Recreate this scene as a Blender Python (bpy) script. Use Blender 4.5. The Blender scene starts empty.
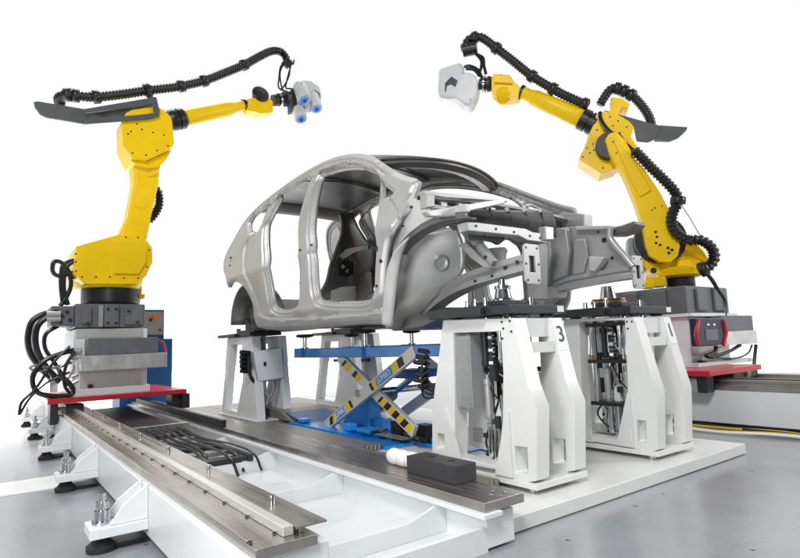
import bpy, bmesh, math, random
import numpy as np
from mathutils import Vector, Matrix, geometry
random.seed(7); rng = np.random.default_rng(7)
SC = bpy.context.scene; COL = SC.collection
# ---------------------------------------------------------------- survey frame
# camera pose recovered from the vanishing points; a pixel is turned into a point of a known plane
Fp = 555.6; CX, CY = 400.0, 279.0; H = 0.75
_u = Vector((-13.925 - CX, 359.643 - CY, Fp)).normalized()
_v = Vector((1152.465 - CX, 313.388 - CY, Fp)).normalized()
_v = (_v - _u * _v.dot(_u)).normalized()
_w = _v.cross(_u)
EYE = Vector((0, 0, H))
def ray(px, py):
    d = Vector((px - CX, py - CY, Fp)); return Vector((_v.dot(d), _u.dot(d), _w.dot(d)))
def onp(px, py, p0, n):
    r = ray(px, py); p0 = Vector(p0); n = Vector(n)
    return EYE + r * ((p0 - EYE).dot(n) / r.dot(n))
def atx(px, py, x): return onp(px, py, (x, 0, 0), (1, 0, 0))
def aty(px, py, y): return onp(px, py, (0, y, 0), (0, 1, 0))
def atz(px, py, z): return onp(px, py, (0, 0, z), (0, 0, 1))
XC = 2.63                                   # centre plane of the car

# ---------------------------------------------------------------- materials
def mat(name, col, rough=.5, metal=0., noise=.06, scale=6., bump=0., bscale=60., coat=0., emis=None, spec=.5, rvar=.12, dirt=0.):
    m = bpy.data.materials.new(name); m.use_nodes = True
    nt = m.node_tree; b = nt.nodes['Principled BSDF']; N = nt.nodes.new; L = nt.links.new
    tc = N('ShaderNodeTexCoord')
    nz = N('ShaderNodeTexNoise'); nz.inputs['Scale'].default_value = scale; nz.inputs['Detail'].default_value = 6
    L(tc.outputs['Object'], nz.inputs['Vector'])
    r = N('ShaderNodeValToRGB')
    r.color_ramp.elements[0].position = .3; r.color_ramp.elements[1].position = .7
    r.color_ramp.elements[0].color = tuple(max(0, c * (1 - noise)) for c in col) + (1,)
    r.color_ramp.elements[1].color = tuple(min(1, c * (1 + noise)) for c in col) + (1,)
    L(nz.outputs['Fac'], r.inputs['Fac']); L(r.outputs['Color'], b.inputs['Base Color'])
    mr = N('ShaderNodeMapRange'); mr.inputs['To Min'].default_value = max(.02, rough * (1 - rvar)); mr.inputs['To Max'].default_value = min(1, rough * (1 + rvar))
    L(nz.outputs['Fac'], mr.inputs['Value']); L(mr.outputs['Result'], b.inputs['Roughness'])
    b.inputs['Metallic'].default_value = metal; b.inputs['Coat Weight'].default_value = coat; b.inputs['Coat Roughness'].default_value = .08
    b.inputs['Specular IOR Level'].default_value = spec
    if bump:
        n2 = N('ShaderNodeTexNoise'); n2.inputs['Scale'].default_value = bscale; n2.inputs['Detail'].default_value = 3
        L(tc.outputs['Object'], n2.inputs['Vector'])
        bp = N('ShaderNodeBump'); bp.inputs['Strength'].default_value = bump; bp.inputs['Distance'].default_value = .01
        L(n2.outputs['Fac'], bp.inputs['Height']); L(bp.outputs['Normal'], b.inputs['Normal'])
    if dirt:
        n3 = N('ShaderNodeTexNoise'); n3.inputs['Scale'].default_value = 2.3; n3.inputs['Detail'].default_value = 9; n3.inputs['Roughness'].default_value = .7
        mp3 = N('ShaderNodeMapping'); mp3.inputs['Scale'].default_value = (1, 1, .35); L(tc.outputs['Object'], mp3.inputs['Vector']); L(mp3.outputs['Vector'], n3.inputs['Vector'])
        r3 = N('ShaderNodeMapRange'); r3.inputs['From Min'].default_value = .5; r3.inputs['From Max'].default_value = .74; r3.inputs['To Max'].default_value = dirt; L(n3.outputs['Fac'], r3.inputs['Value'])
        v3 = N('ShaderNodeTexVoronoi'); v3.inputs['Scale'].default_value = 13; L(tc.outputs['Object'], v3.inputs['Vector'])
        r4 = N('ShaderNodeMapRange'); r4.inputs['From Min'].default_value = .05; r4.inputs['From Max'].default_value = .10; r4.inputs['To Min'].default_value = dirt * 1.2; r4.inputs['To Max'].default_value = 0; L(v3.outputs['Distance'], r4.inputs['Value'])
        mx3 = N('ShaderNodeMath'); mx3.operation = 'MAXIMUM'; L(r3.outputs[0], mx3.inputs[0]); L(r4.outputs[0], mx3.inputs[1])
        m3 = N('ShaderNodeMix'); m3.data_type = 'RGBA'; m3.inputs[7].default_value = tuple(c * .38 + .02 for c in col) + (1,)
        L(mx3.outputs[0], m3.inputs[0]); L(r.outputs['Color'], m3.inputs[6]); L(m3.outputs[2], b.inputs['Base Color'])
    if emis:
        b.inputs['Emission Color'].default_value = emis[0] + (1,); b.inputs['Emission Strength'].default_value = emis[1]
    return m
M = {}
M['white'] = mat('white_paint', (.74, .76, .77), .38, noise=.035, scale=3, bump=.05, bscale=90, coat=.15, dirt=.16)
M['white_warm'] = mat('warm_white_paint', (.76, .765, .74), .36, noise=.04, scale=3, bump=.05, bscale=90, coat=.2, dirt=.14)
M['yellow'] = mat('yellow_robot_paint', (.94, .615, .003), .36, noise=.04, scale=4, bump=.03, bscale=150, coat=.0, spec=.3, dirt=.16)
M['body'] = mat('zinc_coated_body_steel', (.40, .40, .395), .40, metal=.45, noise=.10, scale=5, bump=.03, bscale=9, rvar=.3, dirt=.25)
M['bodyd'] = mat('shaded_body_steel', (.15, .15, .148), .40, metal=.5, noise=.2, scale=7, bump=.04, bscale=25, rvar=.3)  # same steel as the body, interior shade painted into its colour
M['bodyl'] = mat('lit_body_steel', (.58, .58, .57), .38, metal=.4, noise=.10, scale=7, bump=.06, bscale=20, rvar=.3)  # lighter copy of the body steel, lit tone put into the colour
M['label2'] = mat('pale_sealed_steel', (.50, .50, .49), .42, metal=.1, noise=.08)
M['black'] = mat('black_plastic', (.012, .012, .014), .38, noise=.25, scale=8)
M['hose'] = mat('black_corrugated_hose', (.014, .014, .016), .3, noise=.2, scale=8)
M['rubber'] = mat('matt_rubber', (.02, .02, .02), .7, noise=.2)
M['dark'] = mat('blackened_steel', (.035, .036, .04), .42, metal=.35, noise=.25, scale=12, bump=.03)
M['cast'] = mat('grey_cast_paint', (.13, .135, .145), .45, noise=.1, scale=10, bump=.1, bscale=90, dirt=.3)
M['grey'] = mat('mid_grey_paint', (.30, .31, .32), .45, noise=.06)
M['tray'] = mat('charcoal_sheet_metal', (.085, .088, .093), .45, noise=.1)
M['red'] = mat('red_painted_steel', (.50, .012, .03), .33, noise=.08, scale=5, coat=.2)
M['blue'] = mat('blue_lift_paint', (.015, .25, .70), .3, noise=.15, scale=6, coat=.3)
M['cabblue'] = mat('blue_cabinet_paint', (.008, .10, .30), .4, noise=.06)
M['chrome'] = mat('polished_chrome', (.62, .63, .65), .12, metal=1, noise=.05)
M['steel'] = mat('brushed_steel', (.50, .49, .47), .28, metal=1, noise=.12, scale=14, bump=.05, bscale=40, rvar=.4)
M['alu'] = mat('cast_aluminium', (.52, .52, .50), .42, metal=.7, noise=.1, scale=12)
M['copper'] = mat('bronze_bushing', (.42, .27, .17), .3, metal=1, noise=.15, scale=20)
M['silverarm'] = mat('silver_painted_arm', (.68, .67, .62), .38, metal=.2, noise=.06)
M['label'] = mat('white_label', (.82, .82, .82), .4, noise=.01)
M['lblue'] = mat('blue_label', (.06, .28, .68), .4, noise=.02)
M['lyel'] = mat('yellow_label', (.85, .58, .01), .4, noise=.02)
M['ink'] = mat('black_ink', (.01, .01, .01), .5, noise=.02)
M['orange'] = mat('orange_knob', (.75, .20, .01), .4)
M['ycable'] = mat('yellow_cable', (.62, .45, .06), .5)
M['scan'] = mat('pale_scanner_plastic', (.67, .675, .685), .3, noise=.02)
M['lens'] = mat('blue_lit_lens', (.05, .2, .6), .15, emis=((.05, .25, .9), .25))
M['lensd'] = mat('dark_lens_glass', (.01, .03, .10), .06)
M['lensr'] = mat('pale_blue_lens_ring', (.38, .52, .78), .3)
M['bellow'] = mat('white_rubber_buffer', (.78, .77, .74), .5)
M['pend'] = mat('navy_pendant_plastic', (.012, .016, .04), .35)
M['gun'] = mat('gunmetal_block', (.052, .05, .054), .5, metal=.3, noise=.1, bump=.05)

def steel_streak(name, col, lo, hi, axis_scale, metal=1.):
    m = mat(name, col, .25, metal=metal, noise=.16, scale=5)
    nt = m.node_tree; N = nt.nodes.new; L = nt.links.new; b = nt.nodes['Principled BSDF']
    tc = N('ShaderNodeTexCoord'); mp = N('ShaderNodeMapping'); mp.inputs['Scale'].default_value = axis_scale
    n = N('ShaderNodeTexNoise'); n.inputs['Scale'].default_value = 1; n.inputs['Detail'].default_value = 8
    L(tc.outputs['Object'], mp.inputs['Vector']); L(mp.outputs['Vector'], n.inputs['Vector'])
    r = N('ShaderNodeMapRange'); r.inputs['From Min'].default_value = .3; r.inputs['From Max'].default_value = .7; r.inputs['To Min'].default_value = lo; r.inputs['To Max'].default_value = hi
    L(n.outputs['Fac'], r.inputs['Value']); L(r.outputs['Result'], b.inputs['Roughness'])
    bp = N('ShaderNodeBump'); bp.inputs['Strength'].default_value = .03; bp.inputs['Distance'].default_value = .002
    L(n.outputs['Fac'], bp.inputs['Height']); L(bp.outputs['Normal'], b.inputs['Normal'])
    return m
M['rail'] = steel_streak('machined_rail_steel', (.46, .43, .39), .16, .42, (90, 1.2, 30))
M['bed'] = steel_streak('worn_bed_steel', (.40, .375, .35), .2, .45, (60, 3, 30))
M['swirl'] = steel_streak('swirl_polished_steel', (.74, .73, .70), .2, .42, (20, 20, 7), metal=.8)
M['plainsteel'] = mat('satin_stainless_steel', (.74, .73, .70), .3, metal=.65, noise=.05, scale=2, bump=.0)

def tread_mat():
    m = mat('tread_plate_steel', (.20, .175, .15), .36, metal=.7, noise=.22, scale=9)
    nt = m.node_tree; N = nt.nodes.new; L = nt.links.new; b = nt.nodes['Principled BSDF']
    tc = N('ShaderNodeTexCoord')
    hs = []
    for ang, off in ((45, 0), (-45, .5)):
        mp = N('ShaderNodeMapping'); mp.inputs['Rotation'].default_value = (0, 0, math.radians(ang)); mp.inputs['Scale'].default_value = (22, 44, 1); mp.inputs['Location'].default_value = (off, off, 0)
        L(tc.outputs['Object'], mp.inputs['Vector'])
        v = N('ShaderNodeTexVoronoi'); v.voronoi_dimensions = '2D'; v.inputs['Randomness'].default_value = 0; v.inputs['Scale'].default_value = 1
        L(mp.outputs['Vector'], v.inputs['Vector'])
        r = N('ShaderNodeMapRange'); r.inputs['From Min'].default_value = .22; r.inputs['From Max'].default_value = .36; r.inputs['To Min'].default_value = 1; r.inputs['To Max'].default_value = 0
        L(v.outputs['Distance'], r.inputs['Value']); hs.append(r)
    mx = N('ShaderNodeMath'); mx.operation = 'MAXIMUM'; L(hs[0].outputs[0], mx.inputs[0]); L(hs[1].outputs[0], mx.inputs[1])
    old = b.inputs['Base Color'].links[0].from_socket
    mc = N('ShaderNodeMix'); mc.data_type = 'RGBA'; mc.inputs[7].default_value = (.46, .42, .38, 1)
    L(mx.outputs[0], mc.inputs[0]); L(old, mc.inputs[6]); L(mc.outputs[2], b.inputs['Base Color'])
    bp = N('ShaderNodeBump'); bp.inputs['Strength'].default_value = 1; bp.inputs['Distance'].default_value = .01
    L(mx.outputs[0], bp.inputs['Height']); L(bp.outputs['Normal'], b.inputs['Normal'])
    return m
M['tread'] = tread_mat()

def floor_mat():
    m = bpy.data.materials.new('grey_epoxy_floor'); m.use_nodes = True
    nt = m.node_tree; b = nt.nodes['Principled BSDF']; N = nt.nodes.new; L = nt.links.new
    g = N('ShaderNodeNewGeometry')
    n1 = N('ShaderNodeTexNoise'); n1.inputs['Scale'].default_value = .9; n1.inputs['Detail'].default_value = 7; n1.inputs['Roughness'].default_value = .62
    n2 = N('ShaderNodeTexNoise'); n2.inputs['Scale'].default_value = 26; n2.inputs['Detail'].default_value = 4
    L(g.outputs['Position'], n1.inputs['Vector']); L(g.outputs['Position'], n2.inputs['Vector'])
    r = N('ShaderNodeValToRGB'); e = r.color_ramp.elements
    e[0].position = .34; e[0].color = (.245, .257, .275, 1); e[1].position = .66; e[1].color = (.325, .338, .357, 1)
    L(n1.outputs['Fac'], r.inputs['Fac'])
    # scattered dark scuffs
    v = N('ShaderNodeTexVoronoi'); v.voronoi_dimensions = '2D'; v.inputs['Scale'].default_value = 1.7; L(g.outputs['Position'], v.inputs['Vector'])
    sr = N('ShaderNodeMapRange'); sr.inputs['From Min'].default_value = .008; sr.inputs['From Max'].default_value = .022; L(v.outputs['Distance'], sr.inputs['Value'])
    mu = N('ShaderNodeMix'); mu.data_type = 'RGBA'; mu.inputs[6].default_value = (.06, .06, .065, 1)
    L(sr.outputs[0], mu.inputs[0]); L(r.outputs['Color'], mu.inputs[7])
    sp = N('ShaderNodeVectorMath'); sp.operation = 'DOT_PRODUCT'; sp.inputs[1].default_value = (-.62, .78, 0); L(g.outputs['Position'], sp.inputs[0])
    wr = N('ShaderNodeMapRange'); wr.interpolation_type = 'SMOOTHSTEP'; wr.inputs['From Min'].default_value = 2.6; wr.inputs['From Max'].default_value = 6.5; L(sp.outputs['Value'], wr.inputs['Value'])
    wm = N('ShaderNodeMix'); wm.data_type = 'RGBA'; wm.inputs[7].default_value = (.93, .93, .93, 1); L(wr.outputs[0], wm.inputs[0])  # bright fade-out towards the back, painted into the floor colour
    mpS = N('ShaderNodeMapping'); mpS.inputs['Scale'].default_value = (1.2, 26, 1); mpS.inputs['Rotation'].default_value = (0, 0, .7); L(g.outputs['Position'], mpS.inputs['Vector'])
    nS = N('ShaderNodeTexNoise'); nS.inputs['Scale'].default_value = 1.0; nS.inputs['Detail'].default_value = 3; L(mpS.outputs['Vector'], nS.inputs['Vector'])
    rS = N('ShaderNodeMapRange'); rS.inputs['From Min'].default_value = .68; rS.inputs['From Max'].default_value = .76; rS.inputs['To Max'].default_value = .30; L(nS.outputs['Fac'], rS.inputs['Value'])
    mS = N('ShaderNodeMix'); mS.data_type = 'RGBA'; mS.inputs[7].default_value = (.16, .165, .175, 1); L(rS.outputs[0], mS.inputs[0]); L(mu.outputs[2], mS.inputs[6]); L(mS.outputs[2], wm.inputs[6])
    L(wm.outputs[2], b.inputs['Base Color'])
    mr = N('ShaderNodeMapRange'); mr.inputs['From Min'].default_value = .3; mr.inputs['From Max'].default_value = .7; mr.inputs['To Min'].default_value = .14; mr.inputs['To Max'].default_value = .30
    L(n1.outputs['Fac'], mr.inputs['Value']); L(mr.outputs[0], b.inputs['Roughness'])
    bp = N('ShaderNodeBump'); bp.inputs['Strength'].default_value = .10; bp.inputs['Distance'].default_value = .01
    L(n2.outputs['Fac'], bp.inputs['Height']); L(bp.outputs['Normal'], b.inputs['Normal'])
    b.inputs['Specular IOR Level'].default_value = .6
    return m
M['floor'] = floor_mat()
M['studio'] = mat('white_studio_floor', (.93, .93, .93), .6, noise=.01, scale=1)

# ---------------------------------------------------------------- mesh builder
def crom(pts, n=8, closed=False):
    P = [Vector(p) for p in pts]; out = []; L = len(P)
    for i in range(L if closed else L - 1):
        a = P[(i - 1) % L] if closed or i > 0 else P[0] * 2 - P[1]
        b = P[i]; c = P[(i + 1) % L]
        d = P[(i + 2) % L] if closed or i + 2 < L else P[-1] * 2 - P[-2]
        for k in range(n):
            t = k / n
            out.append(.5 * ((2 * b) + (c - a) * t + (2 * a - 5 * b + 4 * c - d) * t * t + (3 * b - a - 3 * c + d) * t ** 3))
    if not closed: out.append(P[-1])
    return out
def resample(P, step):
    out = [P[0]]; acc = 0.
    for a, b in zip(P[:-1], P[1:]):
        l = (b - a).length
        if l < 1e-9: continue
        t = step - acc
        while t <= l:
            out.append(a + (b - a) * (t / l)); t += step
        acc = (acc + l) % step
    return out
class MB:
    def __init__(s): s.bm = bmesh.new(); s.mi = 0
    def _f(s, vs):
        try:
            f = s.bm.faces.new(vs); f.material_index = s.mi; return f
        except ValueError: pass
    def box(s, x0, x1, y0, y1, z0, z1):
        v = [s.bm.verts.new((x, y, z)) for x in (x0, x1) for y in (y0, y1) for z in (z0, z1)]
        for q in ((0, 1, 3, 2), (4, 6, 7, 5), (0, 4, 5, 1), (2, 3, 7, 6), (0, 2, 6, 4), (1, 5, 7, 3)): s._f([v[i] for i in q])
        return s
    def prism(s, poly, ext, off=None):
        """polygon of points extruded by vector ext"""
        ext = Vector(ext); off = Vector(off) if off else Vector()
        a = [s.bm.verts.new(Vector(p) + off) for p in poly]; b = [s.bm.verts.new(Vector(p) + off + ext) for p in poly]
        s._f(a[::-1]); s._f(b); n = len(a)
        for i in range(n): s._f((a[i], a[(i + 1) % n], b[(i + 1) % n], b[i]))
        return s
    def ring(s, outer, inner, ext):
        """plate with holes: outer polygon, list of holes, extruded"""
        ext = Vector(ext); loops = [outer] + list(inner)
        o = Vector(outer[0]); n = ext.normalized(); e1 = (Vector(outer[1]) - o).normalized(); e2 = n.cross(e1)
        pts = []; edges = []
        for lp in loops:
            st = len(pts)
            for p in lp:
                d = Vector(p) - o; pts.append(Vector((d.dot(e1), d.dot(e2))))
            edges += [(st + i, st + (i + 1) % len(lp)) for i in range(len(lp))]
        vo, eo, fo, *_ = geometry.delaunay_2d_cdt(pts, edges, [], 0, 1e-6)
        def inside(q, poly):
            c = False; j = len(poly) - 1
            for i in range(len(poly)):
                if (poly[i].y > q.y) != (poly[j].y > q.y) and q.x < (poly[j].x - poly[i].x) * (q.y - poly[i].y) / (poly[j].y - poly[i].y) + poly[i].x: c = not c
                j = i
            return c
        lp2 = []; st = 0
        for lp in loops: lp2.append(pts[st:st + len(lp)]); st += len(lp)
        A = [s.bm.verts.new(o + e1 * p.x + e2 * p.y) for p in vo]; B = [s.bm.verts.new(v.co + ext) for v in A]
        cnt = {}
        for f in fo:
            c = sum((vo[i] for i in f), Vector((0, 0))) / len(f)
            if inside(c, lp2[0]) and not any(inside(c, h) for h in lp2[1:]):
                s._f([A[i] for i in f][::-1]); s._f([B[i] for i in f])
                for i in range(len(f)):
                    a, b = f[i], f[(i + 1) % len(f)]
                    cnt.setdefault((min(a, b), max(a, b)), []).append((a, b))
        for k, v in cnt.items():
            if len(v) == 1: a, b = v[0]; s._f((A[a], A[b], B[b], B[a]))
        return s
    def frame(s, d):
        d = Vector(d).normalized(); u = d.cross(Vector((0, 0, 1)))
        if u.length < .05: u = d.cross(Vector((0, 1, 0)))
        u.normalize(); return u, d.cross(u)
    def cyl(s, p0, p1, r0, r1=None, seg=24):
        p0 = Vector(p0); p1 = Vector(p1); r1 = r0 if r1 is None else r1
        u, v = s.frame(p1 - p0)
        A = []; B = []
        for i in range(seg):
            a = 2 * math.pi * i / seg; e = u * math.cos(a) + v * math.sin(a)
            A.append(s.bm.verts.new(p0 + e * r0)); B.append(s.bm.verts.new(p1 + e * r1))
        s._f(A); s._f(B[::-1])
        for i in range(seg): s._f((A[i], B[i], B[(i + 1) % seg], A[(i + 1) % seg]))
        return s
    def lathe(s, p0, d, prof, seg=28):
        """prof: list of (distance along d, radius)"""
        p0 = Vector(p0); d = Vector(d).normalized(); u, v = s.frame(d); rows = []
        for h, r in prof:
            rows.append([s.bm.verts.new(p0 + d * h + (u * math.cos(2 * math.pi * i / seg) + v * math.sin(2 * math.pi * i / seg)) * max(r, 1e-4)) for i in range(seg)])
        s._f(rows[0]); s._f(rows[-1][::-1])
        for a, b in zip(rows[:-1], rows[1:]):
            for i in range(seg): s._f((a[i], b[i], b[(i + 1) % seg], a[(i + 1) % seg]))
        return s
    def tube(s, P, r, seg=10, sect=None):
        """swept tube; r a number or list; sect optional list of (u,v) section points"""
        P = [Vector(p) for p in P]; n = len(P); rs = r if hasattr(r, '__len__') else [r] * n
        t0 = (P[1] - P[0]).normalized(); u, v = s.frame(t0); rows = []
        for i in range(n):
            t = (P[min(i + 1, n - 1)] - P[max(i - 1, 0)]).normalized()
            u = (u - t * u.dot(t)).normalized(); v = t.cross(u)
            if sect: row = [s.bm.verts.new(P[i] + (u * a + v * b) * rs[i]) for a, b in sect]
            else: row = [s.bm.verts.new(P[i] + (u * math.cos(2 * math.pi * k / seg) + v * math.sin(2 * math.pi * k / seg)) * rs[i]) for k in range(seg)]
            rows.append(row)
        m = len(rows[0]); s._f(rows[0][::-1]); s._f(rows[-1])
        for a, b in zip(rows[:-1], rows[1:]):
            for i in range(m): s._f((a[i], a[(i + 1) % m], b[(i + 1) % m], b[i]))
        return s
    def hose(s, pts, r, pitch=.03, depth=.16, collars=()):
        P = resample(crom(pts, 12), pitch / 4)
        rs = [r * (1 - depth * (.5 + .5 * math.cos(2 * math.pi * i / 4))) for i in range(len(P))]
        s.tube(P, rs, 14)
        for c in collars:
            i = min(range(len(P)), key=lambda k: (P[k] - Vector(c)).length)
            i = max(4, min(len(P) - 5, i)); t = (P[i + 3] - P[i - 3]).normalized()
            s.lathe(P[i] - t * .035, t, [(0, r * 1.0), (.006, r * 1.28), (.064, r * 1.28), (.07, r * 1.0)], 16)
        return s
    def grid(s, rows):
        V = [[s.bm.verts.new(p) for p in r] for r in rows]
        for a, b in zip(V[:-1], V[1:]):
            for i in range(len(a) - 1): s._f((a[i], a[i + 1], b[i + 1], b[i]))
        return s
    def build(s, name, mats, parent=None, bevel=0., seg=2, ang=35, solid=0., subs=0, smooth=True, recalc=True):
        if recalc: bmesh.ops.recalc_face_normals(s.bm, faces=s.bm.faces)
        o0 = Vector(root_of(parent).location) if parent else Vector()
        if parent is not None:
            for v in s.bm.verts: v.co -= o0
        me = bpy.data.meshes.new(name); s.bm.to_mesh(me); s.bm.free()
        for m in (mats if isinstance(mats, (list, tuple)) else [mats]): me.materials.append(M[m])
        if smooth:
            me.shade_smooth(); me.set_sharp_from_angle(angle=math.radians(ang))
        ob = bpy.data.objects.new(name, me); COL.objects.link(ob)
        if parent is not None: ob.parent = parent
        if solid:
            md = ob.modifiers.new('thickness', 'SOLIDIFY'); md.thickness = solid; md.offset = -1
        if bevel:
            md = ob.modifiers.new('bevel', 'BEVEL'); md.width = bevel; md.segments = seg; md.limit_method = 'ANGLE'; md.angle_limit = math.radians(38); md.harden_normals = True
        return ob
def root_of(o):
    while o.parent: o = o.parent
    return o
def thing(name, loc, label, cat, group=None):
    o = bpy.data.objects.new(name, None); COL.objects.link(o); o.location = loc; o.empty_display_size = .1
    o['label'] = label; o['category'] = cat
    if group: o['group'] = group
    return o
def setp(o, label, cat, group=None):
    o['label'] = label; o['category'] = cat
    if group: o['group'] = group
    return o
def copy_tree(o, parent=None):
    c = o.copy(); COL.objects.link(c)
    if parent: c.parent = parent
    for ch in [x for x in bpy.data.objects if x.parent == o]: copy_tree(ch, c)
    return c
def text(name, s, size, org, right, up, material, parent, depth=.0015):
    cu = bpy.data.curves.new(name, 'FONT'); cu.body = s; cu.size = size; cu.align_x = 'CENTER'; cu.align_y = 'CENTER'; cu.extrude = depth
    t = bpy.data.objects.new(name, cu); COL.objects.link(t)
    dg = bpy.context.evaluated_depsgraph_get(); me = bpy.data.meshes.new_from_object(t.evaluated_get(dg))
    bpy.data.objects.remove(t)
    right = Vector(right).normalized(); up = Vector(up).normalized(); n = right.cross(up)
    o0 = Vector(root_of(parent).location)
    me.transform(Matrix((( right.x, up.x, n.x, org[0] - o0.x), (right.y, up.y, n.y, org[1] - o0.y), (right.z, up.z, n.z, org[2] - o0.z), (0, 0, 0, 1))))
    me.materials.clear(); me.materials.append(M[material])
    o = bpy.data.objects.new(name, me); COL.objects.link(o); o.parent = parent
    return o

# ================================================================= SETTING
fl = MB().box(-16, 26, -8, 25.5, -.2, -.004).build('studio_floor', 'studio'); fl['kind'] = 'structure'
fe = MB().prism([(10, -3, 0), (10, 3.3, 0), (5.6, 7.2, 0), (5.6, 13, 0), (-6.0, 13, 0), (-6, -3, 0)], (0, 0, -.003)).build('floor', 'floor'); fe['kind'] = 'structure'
st = MB().box(-4, .40, 3.86, 4.26, 0, .004).build('floor_marking', 'white_warm'); st['kind'] = 'structure'

# ================================================================= PLATFORM + TREAD PLATES
pf = MB().box(1.66, 3.73, 1.56, 6.9, .004, .062).build('platform', 'white_warm', bevel=.003)
setp(pf, 'low white painted platform on the floor under the fixture stands', 'platform')
tp = thing('tread_plate_floor', (1.9, 4.2, .062), 'brown steel tread plate decking around the blue lift', 'decking')
for x0, x1, y0, y1 in ((1.636, 1.95, 1.9, 3.1), (1.636, 2.11, 3.104, 4.4), (1.636, 2.11, 4.404, 5.6), (1.636, 2.11, 5.604, 6.8), (2.114, 3.3, 4.75, 5.7), (2.114, 3.3, 5.704, 6.8)):
    MB().box(x0, x1, y0, y1, .066, .10).build('tread_plate', 'tread', tp, bevel=.002)

# ================================================================= LEFT TRACK
tk = thing('robot_track', (1.0, 4.5, 0), 'long white floor track with polished steel rails in the foreground', 'robot track')
YF, YB = 1.42, 9.2
MB().box(.54, .78, YF, YB, .03, .222).build('beam', 'white', tk, bevel=.006)
b = MB().box(.56, .735, YF - .02, YB, .2225, .25); b.box(.555, .574, YF + .03, YB, .25, .262)
b.build('rail_base', 'rail', tk, bevel=.003)
b = MB().box(.652, .682, YF + .02, YB, .2505, .276)
b.mi = 1
y = YF + .06
while y < 6: b.box(.640, .652, y, y + .004, .2505, .256); y += .20
b.build('guide_rail', ['plainsteel', 'dark'], tk, bevel=.003)
b = MB().box(.690, .785, YF + .02, YB, .262, .268); b.box(.70, .716, YF + .02, YB, .2505, .262); b.build('cover_plate', 'rail', tk, bevel=.001)
y = YF + .28
while y < 5.8:
    MB().cyl((.735, y, .268), (.735, y, .295), .009, seg=12).build('stud', 'chrome', tk); y += .62
# bed
YB2 = 7.6
b = MB().box(1.43, 1.632, 1.47, YB2, .145, .18); b.box(1.6322, 1.70, 2.0, YB2, .13, .168); b.mi = 1
for dx, dy in ((1.52, 1.53), (1.56, 1.56), (1.54, 1.50), (1.585, 1.52)): b.cyl((dx, dy, .18), (dx, dy, .184), .008, seg=10)
b.build('bed_plate', ['bed', 'steel'], tk, bevel=.002)
MB().box(1.408, 1.5, 1.455, YB2, .128, .1449).build('bed_lip', 'white', tk, bevel=.002)
MB().box(1.462, 1.6, 1.50, YB2, .012, .128).build('bed_web', 'white', tk)
MB().box(.78, 1.462, 1.52, 7.4, .006, .02).build('base_sheet', 'white', tk)
for px, py in ((437, 494), (336, 466), (270, 447.5), (225, 434.5)):
    p = atx(px, py, 1.42); yy = p.y
    b = MB().prism([(.7805, yy, .02), (.7805, yy, .085), (1.28, yy, .085), (1.425, yy, .127), (1.4615, yy, .127), (1.4615, yy, .02)], (0, .014, 0))
    b.build('cross_member', 'white', tk, bevel=.002)
    MB().box(.79, 1.24, yy + .0145, yy + .2, .072, .084).build('cross_member', 'white', tk, bevel=.002)
MB().box(.7805, 1.4615, 1.50, 1.518, .0, .085).build('cross_member', 'white', tk)
def foot(y):
    f = MB().box(.335, .5395, y - .075, y + .075, .062, .10)
    for dy in (-.062, .05): f.prism([(.5395, y + dy, .1005), (.40, y + dy, .1005), (.45, y + dy, .17), (.5395, y + dy, .235)], (0, .012, 0))
    o = f.build('foot_bracket', 'white', tk, bevel=.003)
    MB().lathe((.385, y, 0.0), (0, 0, 1), [(0, .052), (.022, .054), (.03, .042), (.045, .03), (.061, .03)]).build('levelling_pad', 'rubber', o)
    MB().lathe((.385, y, .1005), (0, 0, 1), [(0, .036), (.012, .036), (.013, .028), (.05, .028), (.051, .016), (.062, .016), (.063, .024), (.083, .024), (.084, .013), (.115, .013)], 18).build('bolt', 'chrome', o, ang=30)
    MB().box(.42, .5395, y - .02, y + .11, .004, .02).build('shim', 'dark', o)
for y in (2.52, 3.74, 4.98, 6.28, 7.5): foot(y)

# cable chain between the rails
ch = thing('cable_chain', (1.1, 5, .02), 'black cable chain with loose cables lying between the track rails', 'cable chain')
for x in (.90, 1.28):
    MB().box(x, x + .03, 3.3, 7.2, .085, .125).build('side_rail', 'dark', ch, bevel=.003)
b = MB(); y = 4.7
while y < 7.0:
    b.box(.9305, 1.2795, y, y + .05, .13, .165); b.box(.95, 1.26, y + .052, y + .068, .135, .155); y += .07
b.build('link', 'black', ch, bevel=.003)
for k, y in enumerate((3.32, 3.6, 3.85, 4.1, 4.35, 4.6)): MB().box(.9305, 1.2795, y, y + (.05 if k % 2 else .10), .088, .115).build('crossbar', 'steel' if k in (1, 3, 4) else 'dark', ch, bevel=.003)
MB().box(.88, 1.33, 4.68, 4.74, .125, .19).build('end_clamp', 'steel', ch, bevel=.004)
for i, (x, x1, y1, r_) in enumerate(((.96, .98, 3.5, .013), (1.01, 1.05, 3.35, .010), (1.06, 1.09, 3.42, .014), (1.11, 1.17, 3.2, .012), (1.17, 1.24, 3.3, .013), (1.23, 1.33, 3.25, .010))):
    r_ *= .72
    p = crom([(x, 4.72, .16), (x, 4.4, .165), (x + .3 * (x1 - x), 4.05, .14), (x + .6 * (x1 - x), y1 + .35, .15), (x1, y1 + .1, .12), (x1 + .01, y1, .035)], 8)
    MB().tube(p, r_, 8).build('cable', 'hose', ch)
MB().box(1.395, 1.425, 4.1, 7.0, .19, .245).build('chain_guide', 'dark', ch)

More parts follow.
